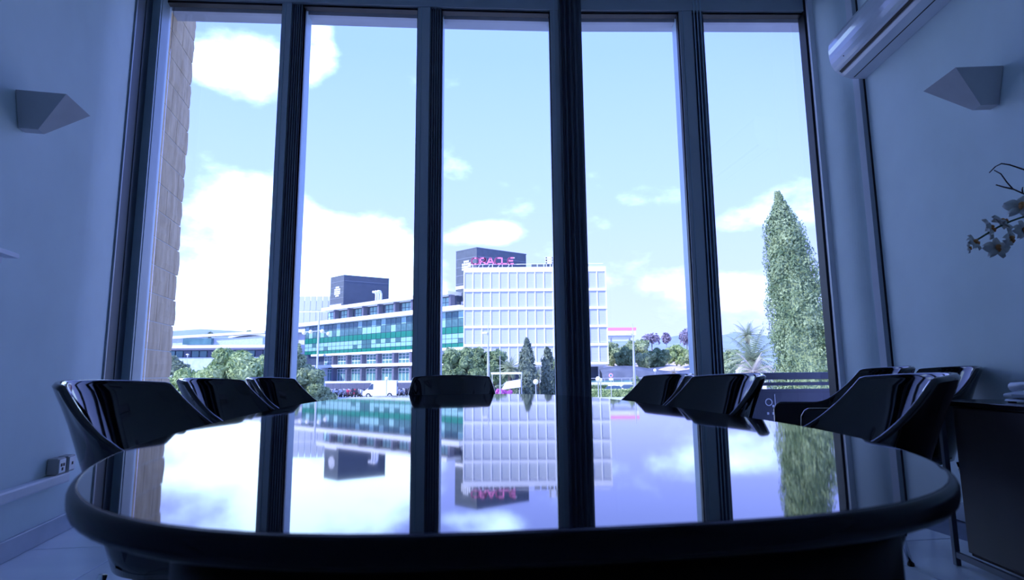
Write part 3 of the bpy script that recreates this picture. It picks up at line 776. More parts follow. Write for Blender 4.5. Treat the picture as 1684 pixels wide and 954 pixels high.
cypress('pale slim cypress half hidden by the curtained mullion', 917, 584, 76,
        [(0, 10, 10), (.5, 9, 9), (.75, 7, 7), (.9, 4, 4), (1, .5, .5)], M['cyp'], 2600, .22, clumpn=200, cs=.26)

# pale feathery trees close to the building on the left
tree('feathery_tree', 'pale green feathery tree below the far grey pavilion', 350, 690, 15,
     [(310, 655, 60, 45), (385, 625, 62, 48), (340, 690, 90, 50), (428, 660, 45, 60)], M['fol1'], .060, 10000, clumps=34, csize=.36, aspect=2.2)
tree('feathery_tree', 'grey-green leafy tree between the mullion and the motorcycles', 495, 690, 19,
     [(497, 640, 34, 42), (478, 600, 26, 34), (520, 660, 26, 26)], M['fol3'], .075, 5200, clumps=24, csize=.38, aspect=2.0)
tree('conifer_bush', 'small dark conifer peeping past the sandstone pillar', 287, 640, 26, [(285, 602, 14, 20), (296, 607, 14, 9)], M['fol4'], .14, 1200, clumps=14, cat='bush')
# ficus pair
tree('ficus_tree', 'dense dark green round tree in front of the green glass building', 765, 650, 74, [(752, 600, 27, 30), (770, 612, 30, 30)], M['fol2'], .30, 3600, clumps=34, csize=.34)
tree('ficus_tree', 'dense green round tree behind the tall street lamp', 808, 650, 85, [(806, 602, 28, 30), (792, 588, 20, 18), (820, 612, 20, 20)], M['fol2'], .30, 2800, clumps=30, csize=.34)
# trees on the bank to the right
spec = [('large olive-green tree beside the white louvred building', 1010, 580, 26, 20, 'fol3', 134), ('round dark tree on the sandy bank next to the tall lamp mast', 1028, 590, 17, 15, 'fol2', 122),
        ('tall olive-green tree behind the lamp mast', 1048, 577, 26, 19, 'fol3', 145), ('wide dark tree on the sandy bank', 1078, 590, 24, 17, 'fol2', 121), ('yellow-green tree at the end of the dark trees', 1112, 583, 19, 17, 'fol1', 131),
        ('small yellow-green tree by the mullion with blind cords', 1139, 588, 13, 14, 'fol3', 122), ('dense green tree between the lamp mast and the wide dark tree', 1057, 593, 11, 14, 'fol3', 115)]
for (lab, px, py, hw, hh, mm, Y) in spec:
    tree('bank_tree', lab, px, 615, Y, [(px, py, hw, hh)], M[mm], .42, 2600, 'trees on the sandy bank', base=0.0, clumps=22, csize=.40)
for (lab, px, py, hw, hh, Y) in (('sparse mauve tree with bare twigs above the dark trees', 1072, 558, 14, 9, 150), ('sparse mauve tree standing alone on the skyline', 1096, 557, 6, 9, 150), ('sparse mauve tree next to the mullion with blind cords', 1130, 556, 13, 13, 145)):
    tree('jacaranda_tree', lab, px, 615, Y, [(px, py, hw, hh)], M['mauve'], .50, 420, 'sparse mauve trees', base=0.0, clumps=26, csize=.55, core=False)
tree('bush', 'green bushes between the mullion with blind cords and the palms', 1205, 620, 60, [(1204, 592, 16, 20), (1196, 604, 16, 16)], M['fol3'], .25, 1500, clumps=18, cat='bush')

# palms
def palm(label, px, py, Y, rad, m, nf, lean=.0, hang=.35, name='palm_tree'):
    c = atY(px, py, Y); t = thing(name, label, 'palm', (c.x, Y, GZ)); H = c.z-GZ
    MB().tube([(0, 0, 0), (lean*.3, 0, H*.5), (0, 0, H)], [.28, .22, .24], 8).build('trunk', M['bark'], t, smooth=True)
    for i in range(nf):
        a = i*2.399 + R.uniform(-.2, .2); el = lerp(1.35, -hang, (i+.5)/nf); ln = rad*R.uniform(.85, 1.1)
        m_ = MB(); pts = []
        d = Vector((cos(a)*cos(el), sin(a)*cos(el), sin(el)))
        p = Vector((0, 0, H)); seg = 9
        for k in range(seg+1):
            pts.append(p.copy()); p = p + d*ln/seg; d.z -= .115; d.normalize()
        for k in range(1, seg+1):
            ax = (pts[k]-pts[k-1]).normalized(); sd = ax.cross(Vector((0, 0, 1))).normalized()
            for u_ in (0, .5):
                b_ = pts[k-1].lerp(pts[k], u_); w_ = ln*.26*sin(pi*min(1, (k+u_)/(seg+1.2)+.12))
                for s_ in (-1, 1):
                    tip = b_ + sd*s_*w_ + ax*w_*.7 - Vector((0, 0, w_*.35)); e = ax*ln*.022
                    m_.add([b_-e, b_+e, tip], [(0, 1, 2)])
        m_.tube(pts, [.02]*len(pts), 3, False)
        fo = m_.build('frond', m, t); fo['kind'] = 'stuff'
palm('pale green date palm with arching fronds left of the big cypress', 1238, 592, 42, 2.6, M['palm'], 34, hang=.9)
palm('smaller date palm with grey fronds above the pale one', 1229, 552, 56, 1.9, M['palm'], 24, hang=.5)
palm('palm with drooping dry fronds at the foot of the big cypress', 1240, 612, 38, 1.5, M['dry'], 20, hang=1.2)
palm('fan-like green palm in front of the ficus trees', 838, 606, 74, 2.0, M['palm'], 26, hang=.7)
palm('small green palm between the slim cypresses', 884, 617, 77, 1.7, M['palm'], 20, hang=.7)

# ------------------------------------------------------------------ white louvred building
WY = 108.0
wl_, wr_ = atY(763, 520, WY).x, atY(998, 520, WY).x
zt = atY(880, 439, WY).z; zb = atY(880, 598, WY).z
WBo = Vector((wl_, WY, GZ)); WW = wr_ - wl_
wb = thing('louvred_building', 'big white building faced with louvre panels on pillars across the street', 'building', WBo)
MB().box(0.15, WW-.15, .35, 5.2, zb-GZ, zt-GZ-.3).build('body', M['cladding'], wb)
MB().box(-.1, WW+.1, .0, 5.2, zt-GZ-.95, zt-GZ).build('parapet', M['cladding'], wb)
nr, nc = 5, 16; hz = (zt-.95-zb)/nr; wx = WW/nc
pm = MB().box(.11, wx-.11, 0, .12, .30, hz-.30).data('louvre_panel', M['louvre'])
for r_ in range(nr):
    MB().box(-.1, WW+.1, -.08, .34, zb-GZ+r_*hz-.26, zb-GZ+r_*hz+.26).build('floor_band', M['cladding'], wb)
    for c_ in range(nc):
        link('louvre_panel', pm, wb, (c_*wx, .16, zb-GZ+r_*hz))
for c_ in range(nc+1):
    MB().box(c_*wx-.10, c_*wx+.10, .02, .34, zb-GZ, zt-GZ-.9).build('fin', M['cladding'], wb)
MB().box(.2, WW-.4, .5, 5.2, zb-GZ-.6, zb-GZ-.25).build('soffit', M['cladding'], wb)
MB().box(2, WW-1.2, 4.6, 5.0, 0, zb-GZ-.6).build('ground_floor_glazing', M['shade'], wb)
for q in (.04, .28, .52, .76, .955):
    MB().box(q*WW-.45, q*WW+.45, 1.2, 2.0, 0, zb-GZ-.6).build('pillar', M['steel'], wb)
# blue panels of the roof screen
for i in range(9):
    x = atY(874+i*10.6, 433, WY+.6).x - wl_
    if x+.9 > WW: break
    MB().box(x, x+1.0, .6, .7, zt-GZ, zt-GZ+.62).build('roof_screen_panel', M['tower'], wb)
MB().box(atY(770, 433, WY).x-wl_, WW-.3, .6, .72, zt-GZ+.62, zt-GZ+.72).build('roof_screen_rail', M['cladding'], wb)

# lettering on its roof
def stroke(m, pts, wd, dep, closed=False):
    n = len(pts); seg = n if closed else n-1
    for i in range(seg):
        a, b = Vector(pts[i]), Vector(pts[(i+1) % n]); d = (b-a); 
        if d.length < 1e-6: continue
        d.normalize(); nrm = Vector((-d.y, d.x))*wd/2; a2 = a - d*wd*.28; b2 = b + d*wd*.28
        q = [a2-nrm, b2-nrm, b2+nrm, a2+nrm]
        m.add([(p.x, 0, p.y) for p in q] + [(p.x, dep, p.y) for p in q], [(0, 1, 2, 3), (7, 6, 5, 4), (1, 0, 4, 5), (2, 1, 5, 6), (3, 2, 6, 7), (0, 3, 7, 4)])
def arc(cx, cy, r, a0, a1, n=8): return [(cx+r*cos(radians(lerp(a0, a1, i/n))), cy+r*sin(radians(lerp(a0, a1, i/n)))) for i in range(n+1)]
G = {'O': ([arc(.5, .5, .5, 90, 270) + arc(1.1, .5, .5, -90, 90)], [True], 1.6),
     'R': ([[(0, 0), (0, 1), (.85, 1)] + arc(.85, .71, .29, 90, -90) + [(.05, .42)], [(.55, .42), (1.15, 0)]], [False, False], 1.2),
     'A': ([[(0, 0), (.62, 1), (.74, 1), (1.36, 0)], [(.42, .30), (1.05, .30)]], [False, False], 1.36),
     'C': ([[(1.25, 1)] + arc(.5, .5, .5, 90, 270) + [(1.25, 0)]], [False], 1.25),
     'L': ([[(0, 1), (0, 0), (1.0, 0)]], [False], 1.0),
     'E': ([[(1.15, 1)] + arc(.5, .5, .5, 90, 270) + [(1.15, 0)], [(.05, .5), (1.05, .5)]], [False, False], 1.15),
     'e': ([[(.8, 1), (0, 1), (0, 0), (.8, 0)], [(0, .5), (.7, .5)]], [False, False], .8)}
sx0, sx1 = atY(776, 431, WY+1), atY(844, 431, WY+1); sh_ = atY(800, 425.5, WY+1).z - atY(800, 435, WY+1).z
sg = thing('rooftop_sign', 'pink-red rooftop letters reading ORACLE on white struts', 'sign', (sx0.x, WY+.2, zt))
tot = sum(G[c][2] for c in 'ORACLE') + .26*5; sc_ = (sx1.x-sx0.x)/tot; x = 0; zl = atY(800, 435.3, WY+1).z - zt
for c in 'ORACLE':
    m = MB()
    for pts, cl in zip(G[c][0], G[c][1]): stroke(m, [(x + px*sc_, zl + py*sh_) for px, py in pts], sh_*.22, .25, cl)
    m.build('letter', M['pink'], sg); x += (G[c][2]+.26)*sc_
MB().ball((x-.05, .1, zl+sh_), .12, 8, 6).build('trademark_dot', M['cladding'], sg)
for i in range(9):
    q = i/8*(sx1.x-sx0.x-.4)+.2
    MB().tube([(q, .5, 0), (q+.5*(i % 2), .2, zl)], .07, 6).build('strut', M['cladding'], sg)
MB().box(0, sx1.x-sx0.x, .24, .34, zl-.12, zl).build('base_rail', M['cladding'], sg)
s2 = atY(897, 432, WY+1); h2 = atY(897, 421, WY+1).z - s2.z
sg2 = thing('rooftop_sign', 'white rooftop letters standing at the curtained mullion', 'sign', (s2.x, WY+.2, zt)); x = .1
for i in range(3):
    m = MB()
    for pts, cl in zip(G['e'][0], G['e'][1]): stroke(m, [(x + px*h2*.85, .75 + py*h2*.8) for px, py in pts], h2*.24, .2, cl)
    m.build('letter', M['cladding'], sg2); x += h2*.9
for q in (.15, 1.3, 2.4): MB().tube([(q, .15, 0), (q, .15, .75)], .06, 6).build('strut', M['cladding'], sg2)

# ------------------------------------------------------------------ blue-grey towers
def tower(label, pc, pl, pr_, Y0, zbase, emblem, tagp):
    """pc, pl, pr_: pixels of the near, left and right top corners; equal height gives their depths"""
    c = atY(*pc, Y0); H = c.z
    l = atZ(*pl, H); r = atZ(*pr_, H); back = l + (r-c)
    t = thing('stair_tower', label, 'tower', (c.x, c.y, zbase))
    lo = [(p.x-c.x, p.y-c.y) for p in (c, r, back, l)]
    MB().prism(lo, 0, H-zbase).build('block', M['tower'], t)
    cap = [(x*1.01, y*1.01-.02) for x, y in lo]
    MB().prism(cap, H-zbase, H-zbase+.18).build('coping', M['tower'], t)
    ld = Vector((l.x-c.x, l.y-c.y)); n = Vector((ld.y, -ld.x)).normalized()
    if n.y > 0: n = -n
    def onl(s_, z, off=.06): p = Vector((0, 0)) + ld*s_ + n*off; return (p.x, p.y, z)
    rd = Vector((r.x-c.x, r.y-c.y)); n2 = Vector((rd.y, -rd.x)).normalized()
    if n2.y > 0: n2 = -n2
    nb = 7
    for i in range(1, nb):                          # joint lines of the cladding courses on the lit side
        z = (H-zbase)*i/nb
        MB().hexa([onl(.0, z, .0), onl(1, z, .0), onl(1, z, .05), onl(0, z, .05)], [onl(.0, z+.1, .0), onl(1, z+.1, .0), onl(1, z+.1, .05), onl(0, z+.1, .05)]).build('joint', M['tower2'], t, fix=True)
    # globe emblem: white grid lines inside a circle
    es, ez, er = emblem; ez -= zbase; gm = MB(); k = ld.length
    for i in range(-2, 3):
        hw = sqrt(max(.05, 1-(i/2.6)**2))
        for j in range(-2, 3):
            w2 = sqrt(max(.05, 1-(j/2.6)**2))
            if abs(i)+abs(j) > 3: continue
            a0, a1 = es + (i-.38)*er*.38/k, es + (i+.38)*er*.38/k; z0, z1 = ez + (j-.38)*er*.38, ez + (j+.38)*er*.38
            gm.hexa([onl(a0, z0, .02), onl(a1, z0, .02), onl(a1, z0, .12), onl(a0, z0, .12)], [onl(a0, z1, .02), onl(a1, z1, .02), onl(a1, z1, .12), onl(a0, z1, .12)])
    e_ = gm.build('globe_emblem', M['cladding'], t, fix=True); e_['kind'] = 'stuff'
    for (a0, a1, z0, z1) in tagp:
        z0 -= zbase; z1 -= zbase
        MB().hexa([onl(a0, z0, .02), onl(a1, z0, .02), onl(a1, z0, .14), onl(a0, z0, .14)], [onl(a0, z1, .02), onl(a1, z1, .02), onl(a1, z1, .14), onl(a0, z1, .14)]).build('name_plate', M['cladding'], t, fix=True)
    def onr(s_, z, off=.05): p = rd*s_ + n2*off; return (p.x, p.y, z)
    zz = (H-zbase)*.86
    MB().hexa([onr(.02, zz, .0), onr(.98, zz, .0), onr(.98, zz, .05), onr(.02, zz, .05)], [onr(.02, zz+.1, .0), onr(.98, zz+.1, .0), onr(.98, zz+.1, .05), onr(.02, zz+.1, .05)]).build('joint', M['tower2'], t, fix=True)
    return t
tower('blue-grey windowless tower rising behind the pink rooftop letters', (784, 408), (750, 415), (865, 419), 113.5, 13.7,
      (.48, atY(767, 438, 115).z, 1.35), [(.28, .98, atY(760, 475, 116).z, atY(760, 470, 116).z), (.28, .98, atY(760, 501, 116).z, atY(760, 496, 116).z)])
tower('blue-grey windowless tower on the roof of the green glass building', (566, 453), (544, 457.5), (640, 459), 152, 16.6,
      (.45, atY(556, 479, 153).z, 1.5), [(.12, .96, atY(556, 504, 153).z, atY(556, 500, 153).z)])

# ------------------------------------------------------------------ green glass building
gd = Vector((-.766, .643)); GR = atan2(gd.y, gd.x)
g0 = atY(764, 560, 112.0); GB = Vector((g0.x, 112.0, GZ))
gb = thing('glass_building', 'long glass building with green bands and white floor slabs receding across the street', 'building', GB, GR)
def tof(px):
    u = ray(px, 560); u = u.x/u.y
    return (GB.x - u*GB.y)/(-gd.x + gd.y*u)
T1 = tof(502); T2 = tof(526)
z_ = lambda z: z - GZ
MB().box(2.2, T1+2, -12, -1.02, 0, z_(13.2)).build('core', M['shade'], gb)
MB().box(0, T1, -2.0, 0.0, z_(5.9), z_(13.0)).build('glazed_box', M['shade'], gb)
ncg = 33; wc = T1/ncg
rows = [(11.55, 13.0, 'aqua_dark', 'pane'), (10.0, 11.5, 'aqua_dark', 'pane'), (8.68, 9.97, 'green', 'green_panel'), (7.7, 8.64, 'aqua', 'pane'), (6.80, 7.66, 'aqua', 'pane'), (5.95, 6.76, 'green', 'green_panel')]
for (za, zc, mm, nm) in rows:
    me = MB().box(.08, wc-.08, 0, .07, .03, zc-za-.03).data(nm, M[mm])
    alt = {'aqua_dark': 'aqua', 'aqua': 'aqua_dark', 'green': 'green'}[mm]
    me2 = MB().box(.08, wc-.08, 0, .07, .03, zc-za-.03).data(nm, M[alt])
    for i in range(ncg):
        link(nm, me2 if R.random() < .22 else me, gb, (i*wc, .0, z_(za)))
MB().box(-.2, T2+14, -3, 1.6, z_(13.05), z_(13.95)).build('floor_slab', M['cladding'], gb)
MB().box(3.5, T2-2, -3, 1.2, z_(16.35), z_(17.1)).build('roof_slab', M['cladding'], gb)
MB().box(3.5, T2-2, -12, -1.3, z_(13.9), z_(16.4)).build('top_floor', M['shade'], gb)
tw = MB().box(0, 4.9, 0, .08, 0, 2.2).data('window', M['aqua'])
fr_ = MB()
for i in range(5): fr_.box(i*1.2, i*1.2+.10, .08, .14, 0, 2.2)
for zz in (0, 1.05, 2.1): fr_.box(0, 4.9, .08, .14, zz, zz+.09)
frd = fr_.data('window_frame', M['shade'])
for i in range(9):
    t_ = 3.6 + 5.7*i
    if t_ + 4 > T2: break
    MB().box(t_-.30, t_+.25, -.6, .6, z_(13.95), z_(16.35)).build('pier', M['pier'], gb)
    wn = link('window', tw, gb, (t_+.5, -1.28, z_(14.05))); link('window_frame', frd, wn)
for lev, (za, zc) in enumerate(((3.2, 5.75), (-.6, 2.65))):
    for i in range(9):
        t_ = 4.1 + 5.7*i
        if t_ > T2-1: break
        MB().box(t_-.35, t_+.30, -.8, .3, z_(za)-(0 if lev == 0 else .2), z_(zc)+.3).build('pier', M['pier'], gb)
        h = zc-za
        wm = MB().box(.5, 5.3, -1.00, -.92, 0, h*.86).data('window', M['aqua_dark'])
        wn = link('window', wm, gb, (t_, 0, z_(za)))
        fm = MB()
        for k in range(5): fm.box(.5+k*1.18, .6+k*1.18, -.92, -.85, 0, h*.86)
        for zz in ((0, .3, .6, .83) if lev == 0 else (0, .62, .84)): fm.box(.5, 5.3, -.92, -.85, zz*h, zz*h+.10)
        fm.build('window_frame', M['cladding'], wn)
MB().box(0, T2+3, -2, .9, z_(2.6), z_(3.25)).build('floor_slab', M['cladding'], gb)
MB().box(0, T2+3, -2, .5, z_(5.45), z_(5.95)).build('soffit', M['cladding'], gb)
MB().box(0, T2+1, -2, 1.6, 0, z_(-.6)).build('plinth', M['cladding'], gb)
MB().box(T2-2.5, T2+4.5, -2, 1.2, 0, z_(2.6)).build('end_wall', M['cladding'], gb)
for i in range(3):
    q = tof(616-4*i)
    MB().tube([(q, -1.5, z_(17.1)), (q, -1.5, z_(19.0)), (q-.3, -1.0, z_(19.5)), (q-.3, -.3, z_(19.5))], .28, 8).build('roof_duct', M['cladding'], gb, smooth=True)

# white gridded building farther left
p0, p1 = atY(470, 520, 178), atY(549, 520, 178); zt2 = atY(515, 488, 178).z
wb2 = thing('gridded_building', 'white gridded building behind the end of the green glass building', 'building', (p0.x, 178, GZ)); W2 = p1.x-p0.x; H2 = zt2-GZ
MB().box(0, W2, .3, 12, 0, H2-1.2).build('body', M['cladding'], wb2)
pm2 = MB().box(.12, W2/8-.12, 0, .2, .25, (H2-8)/4-.25).data('louvre_panel', M['louvre'])
for r_ in range(5):
    for c_ in range(8): link('louvre_panel', pm2, wb2, (c_*W2/8, .15, 3.5+r_*(H2-8)/4))
for c_ in range(16):
    MB().box(c_*W2/16+.15, c_*W2/16+W2/16-.25, .3, .6, H2-1.2, H2).build('roof_screen_panel', M['pier' if c_ % 3 else 'cladding'], wb2)
a0, a1 = atY(440, 580, 166), atY(499, 580, 166)
wg = thing('white_wing', 'low white wing with a wedge-shaped soffit left of the green glass building', 'building', (a0.x, 166, GZ))
Wg = a1.x-a0.x; zg0, zg1 = atY(500, 547, 166).z-GZ, atY(500, 534, 166).z-GZ
MB().box(0, Wg, .5, 10, 0, zg0).build('body', M['cladding'], wg)
MB().box(-.5, Wg+1, -1, 10, zg0, zg1).build('roof_slab', M['cladding'], wg)
for q in (.25, .5, .8): MB().box(q*Wg, q*Wg+.12, .35, .5, 0, zg0).build('joint', M['steel'], wg)
MB().box(Wg-3.2, Wg-1.6, .3, .5, 1.5, 7.5).build('window', M['shade'], wg)

# ------------------------------------------------------------------ far left: pavilion, sheds
Yp = 78.0
q0, q1 = atY(255, 590, Yp), atY(440, 590, Yp); zq = lambda py: atY(330, py, Yp).z - GZ
pv = thing('pavilion', 'low grey pavilion with a long window band beyond the feathery tree', 'building', (q0.x, Yp, GZ)); Wp = q1.x-q0.x
MB().box(0, Wp, .2, 10, 0, zq(588)).build('base_wall', M['skirt'], pv)
MB().box(.3, Wp, .6, 10, zq(588), zq(576)).build('core', M['shade'], pv)
for i in range(14):
    MB().box(.35+i*Wp/14, .35+(i+1)*Wp/14-.18, .45, .6, zq(587.5), zq(577)).build('window_pane', M['aqua_dark' if i % 3 else 'shade'], pv)
MB().box(-.4, Wp+.3, -.6, 10.3, zq(576), zq(573)).build('roof_fascia', M['pier'], pv)
MB().box(-.4, Wp+.3, -.3, 10.3, zq(573), zq(568)).build('roof', M['cladding'], pv)
Ys = 120.0
for (lab, xa, xb, ya, yb, yw_) in (('long white shed roof behind the pavilion', 262, 430, 570, 556, 547), ('grey shed with a barrel roof farthest behind the pavilion', 378, 437, 568, 556, 546)):
    a, b = atY(xa, 600, Ys), atY(xb, 600, Ys); zf = lambda py: atY(340, py, Ys).z - GZ
    shd = thing('shed', lab, 'building', (a.x, Ys, GZ)); W_ = b.x-a.x
    MB().box(0, W_, 0, 17, 0, zf(yb)).build('wall', M['skirt'], shd)
    m = MB(); n = 10; rr = []
    for i in range(n+1):
        q = i/n; rr.append((q*(W_+1)-.5, zf(yb) + (zf(yw_)-zf(yb))*(sin(pi*min(1, q*.55+.18))-.5)*1.2 if 'barrel' in lab else zf(yb)+(zf(yw_)-zf(yb))*q))
    m.rings([[(x, -.6, z-.3) for x, z in rr] + [(x, -.6, z+.25) for x, z in reversed(rr)], [(x, 18, z-.3+1.6) for x, z in rr] + [(x, 18, z+.25+1.6) for x, z in reversed(rr)]], True, True)
    m.build('roof', M['cladding'], shd, fix=True)
    if 'barrel' not in lab:
        c0 = atY(306, 560, Ys).x - a.x; c1 = atY(352, 560, Ys).x - a.x
        MB().box(c0, c1, -1.2, -.2, zf(567), zf(557)).build('blue_panel', M['aqua_dark'], shd)
    Ys += 26
for (lab, px, py, hw, hh) in (('small dark tree on the skyline behind the sheds', 343, 551, 8, 5), ('lone pine on the skyline near the mullion', 410, 548, 6, 4)):
    tree('skyline_tree', lab, px, 600, 175, [(px, py, hw, hh)], M['fol4'], .5, 500, 'skyline trees', clumps=10)

# ------------------------------------------------------------------ hills, bank, canopy
def ridge(name, label, Y, pts, depth, m):
    base = -30; vs = []; fs = []
    P = [atY(px, py, Y) for px, py in pts]; n = len(P)
    for p in P: vs += [(p.x, Y-depth, base), (p.x, Y-depth*.45, base+(p.z-base)*.62), (p.x, Y, p.z), (p.x, Y+depth, base)]
    for i in range(n-1):
        for k in range(3): a = i*4+k; fs.append((a, a+4, a+5, a+1))
    o = MB().add(vs, fs).build(name, m, smooth=True); return struct(o, label, 'hills')
def hillpts(x0, x1, base, seed, amp):
    r = random.Random(seed); n = 26
    return [(lerp(x0, x1, i/n), base - amp*(.5+.5*sin(i*.55+seed)) - r.uniform(0, 1.2)) for i in range(n+1)]
ridge('hills', 'pale hazy hill range on the horizon', 1900, [(-900, 565), (-300, 552), (100, 548), (250, 546), (290, 544), (330, 541), (365, 543), (400, 545), (440, 549), (520, 552), (700, 560), (900, 562), (1050, 561), (1090, 556), (1115, 552), (1150, 553), (1190, 551), (1212, 546), (1240, 550), (1300, 556), (1500, 550), (2200, 556), (2800, 560)], 500, M['hill'])
# sandy bank and slope on the right, shade put into the slope's colour
bk0, bk1 = atY(985, 612, 118), atY(1260, 612, 118)
vs = []; fs = []; nx = 28
for i in range(nx+1):
    q = i/nx; x = lerp(bk0.x, bk1.x, q); hcrest = atY(1050, 603, 118).z - 1.0*sin(q*7)**2*.6 + .8*(q > .5)*sin(q*9)
    vs += [(x, 104, GZ), (x, 112, lerp(GZ, hcrest, .75)), (x, 118, hcrest), (x, 160, hcrest+2.2), (x, 175, GZ)]
for i in range(nx):
    for k in range(4): a = i*5+k; fs.append((a, a+5, a+6, a+1))
struct(MB().add(vs, fs).build('sandy_bank', M['sand'], smooth=True), 'sandy bank under the row of trees', 'bank')
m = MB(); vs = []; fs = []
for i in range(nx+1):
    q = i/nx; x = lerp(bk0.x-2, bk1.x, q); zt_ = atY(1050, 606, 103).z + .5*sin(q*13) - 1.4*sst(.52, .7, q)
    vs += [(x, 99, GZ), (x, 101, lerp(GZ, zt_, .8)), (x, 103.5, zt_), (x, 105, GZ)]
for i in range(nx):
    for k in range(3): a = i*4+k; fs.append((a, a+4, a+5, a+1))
struct(MB().add(vs, fs).build('shaded_shrub_slope', M['shadebank'], smooth=True), 'shrubby slope below the sandy bank with shade put into its colour', 'slope')
# guard rail wall
e0, e1 = atY(925, 628, 97), atY(1260, 628, 97); zz0 = lambda py: atY(1000, py, 97).z
gwall = thing('parapet_wall', 'low white parapet with a thin steel railing behind the parked cars', 'wall', (e0.x, 97, GZ)); Wq = e1.x-e0.x
MB().box(0, Wq, 0, .3, 0, zz0(628.5)-GZ).build('parapet', M['cladding'], gwall)
MB().box(0, Wq, .1, .2, zz0(622.5)-GZ, zz0(621.7)-GZ).build('handrail', M['steel'], gwall)
MB().box(0, Wq, .13, .16, zz0(628.5)-GZ, zz0(625.5)-GZ).build('glass_infill', M['aqua_dark'], gwall)
for i in range(24): MB().box(i*Wq/24-.04, i*Wq/24+.04, .1, .2, zz0(628.5)-GZ, zz0(622)-GZ).build('baluster', M['steel'], gwall)
# filling station canopy
k0, k1 = atY(990, 545, 190), atY(1046.5, 545, 190); zk = lambda py: atY(1020, py, 190).z - GZ
cn = thing('canopy', 'white flat canopy with a pink stripe beyond the trees', 'canopy', (k0.x, 190, GZ)); Wk = k1.x-k0.x
MB().box(0, Wk, 0, 14, zk(543.5), zk(538.8)).build('stripe', M['pink'], cn)
MB().box(.1, Wk-.1, .1, 14, zk(551.5), zk(543.5)).build('fascia', M['cladding'], cn)
MB().box(.6, Wk-.6, .8, 14, zk(554.5), zk(551.5)).build('soffit', M['louvre'], cn)
for q in (.3, .85): MB().box(q*Wk, q*Wk+.5, 4, 4.5, 0, zk(554)).build('post', M['steel'], cn)
# hedges
def hedge(label, xa, xb, py0, py1, Y, m, dep=1.2, n=1600, leaf=.22):
    a, b = atY(xa, 630, Y), atY(xb, 630, Y); z1 = atY((xa+xb)/2, py0, Y).z-GZ
    t = thing('hedge', label, 'hedge', (a.x, Y, GZ)); W_ = b.x-a.x
    MB().box(.1, W_-.1, .1, dep-.1, 0, z1-.1).build('inner_foliage', m, t)
    P = rng.random((n, 3))*np.array([W_, dep, z1]); side = rng.random(n); P[side < .55, 1] = rng.random((side < .55).sum())*.15; P[side >= .55, 2] = z1-rng.random((side >= .55).sum())*.15
    D = np.tile(np.array([[0, -.7, .7]]), (n, 1)); cards('foliage', P, D, leaf, m, t)
hedge('trimmed green hedge in front of the parked cars', 940, 1050, 641, 650, 84, M['fol1'])
hedge('darker hedge between the globe lamps and the parapet', 930, 1000, 634, 642, 95, M['fol2'])
hedge('low dark hedge behind the bougainvillea', 815, 935, 634, 650, 80, M['fol4'])
tree('bougainvillea', 'magenta flowering bougainvillea beside the head chair', 829, 655, 66, [(829, 645, 17, 8)], M['magenta'], .22, 1500, clumps=18, cat='bush')
tree('bush', 'round green bush right of the white car', 1052, 655, 88.5, [(1050, 642, 14, 10), (1046, 628, 6, 10)], M['fol3'], .25, 900, clumps=12, cat='bush')
tree('bush', 'pale green shrub behind the far chair beside the mullion', 1130, 655, 60, [(1130, 645, 28, 20)], M['fol1'], .25, 1600, clumps=20, cat='bush')
# white shelter behind the bougainvillea
v0 = atY(824, 625, 69); shl = thing('shelter', 'small white shelter with a sloping roof behind the bougainvillea', 'shelter', (v0.x, 69, GZ))
MB().hexa([(0, 0, 1.55), (2.3, 0, 1.85), (2.3, 1.5, 1.85), (0, 1.5, 1.55)], [(.6, 0, 2.5), (2.3, 0, 2.75), (2.3, 1.5, 2.75), (.6, 1.5, 2.5)]).build('roof', M['cladding'], shl)
for q in (.2, 2.1): MB().box(q, q+.1, .2, .3, 0, 1.7).build('post', M['steel'], shl)
MB().box(-1.2, 2.5, .4, .5, 3.35, 3.6).build('beam', M['cladding'], shl)
for q in (-1.1, 2.35): MB().box(q, q+.1, .4, .5, 0, 3.35).build('post', M['steel'], shl)

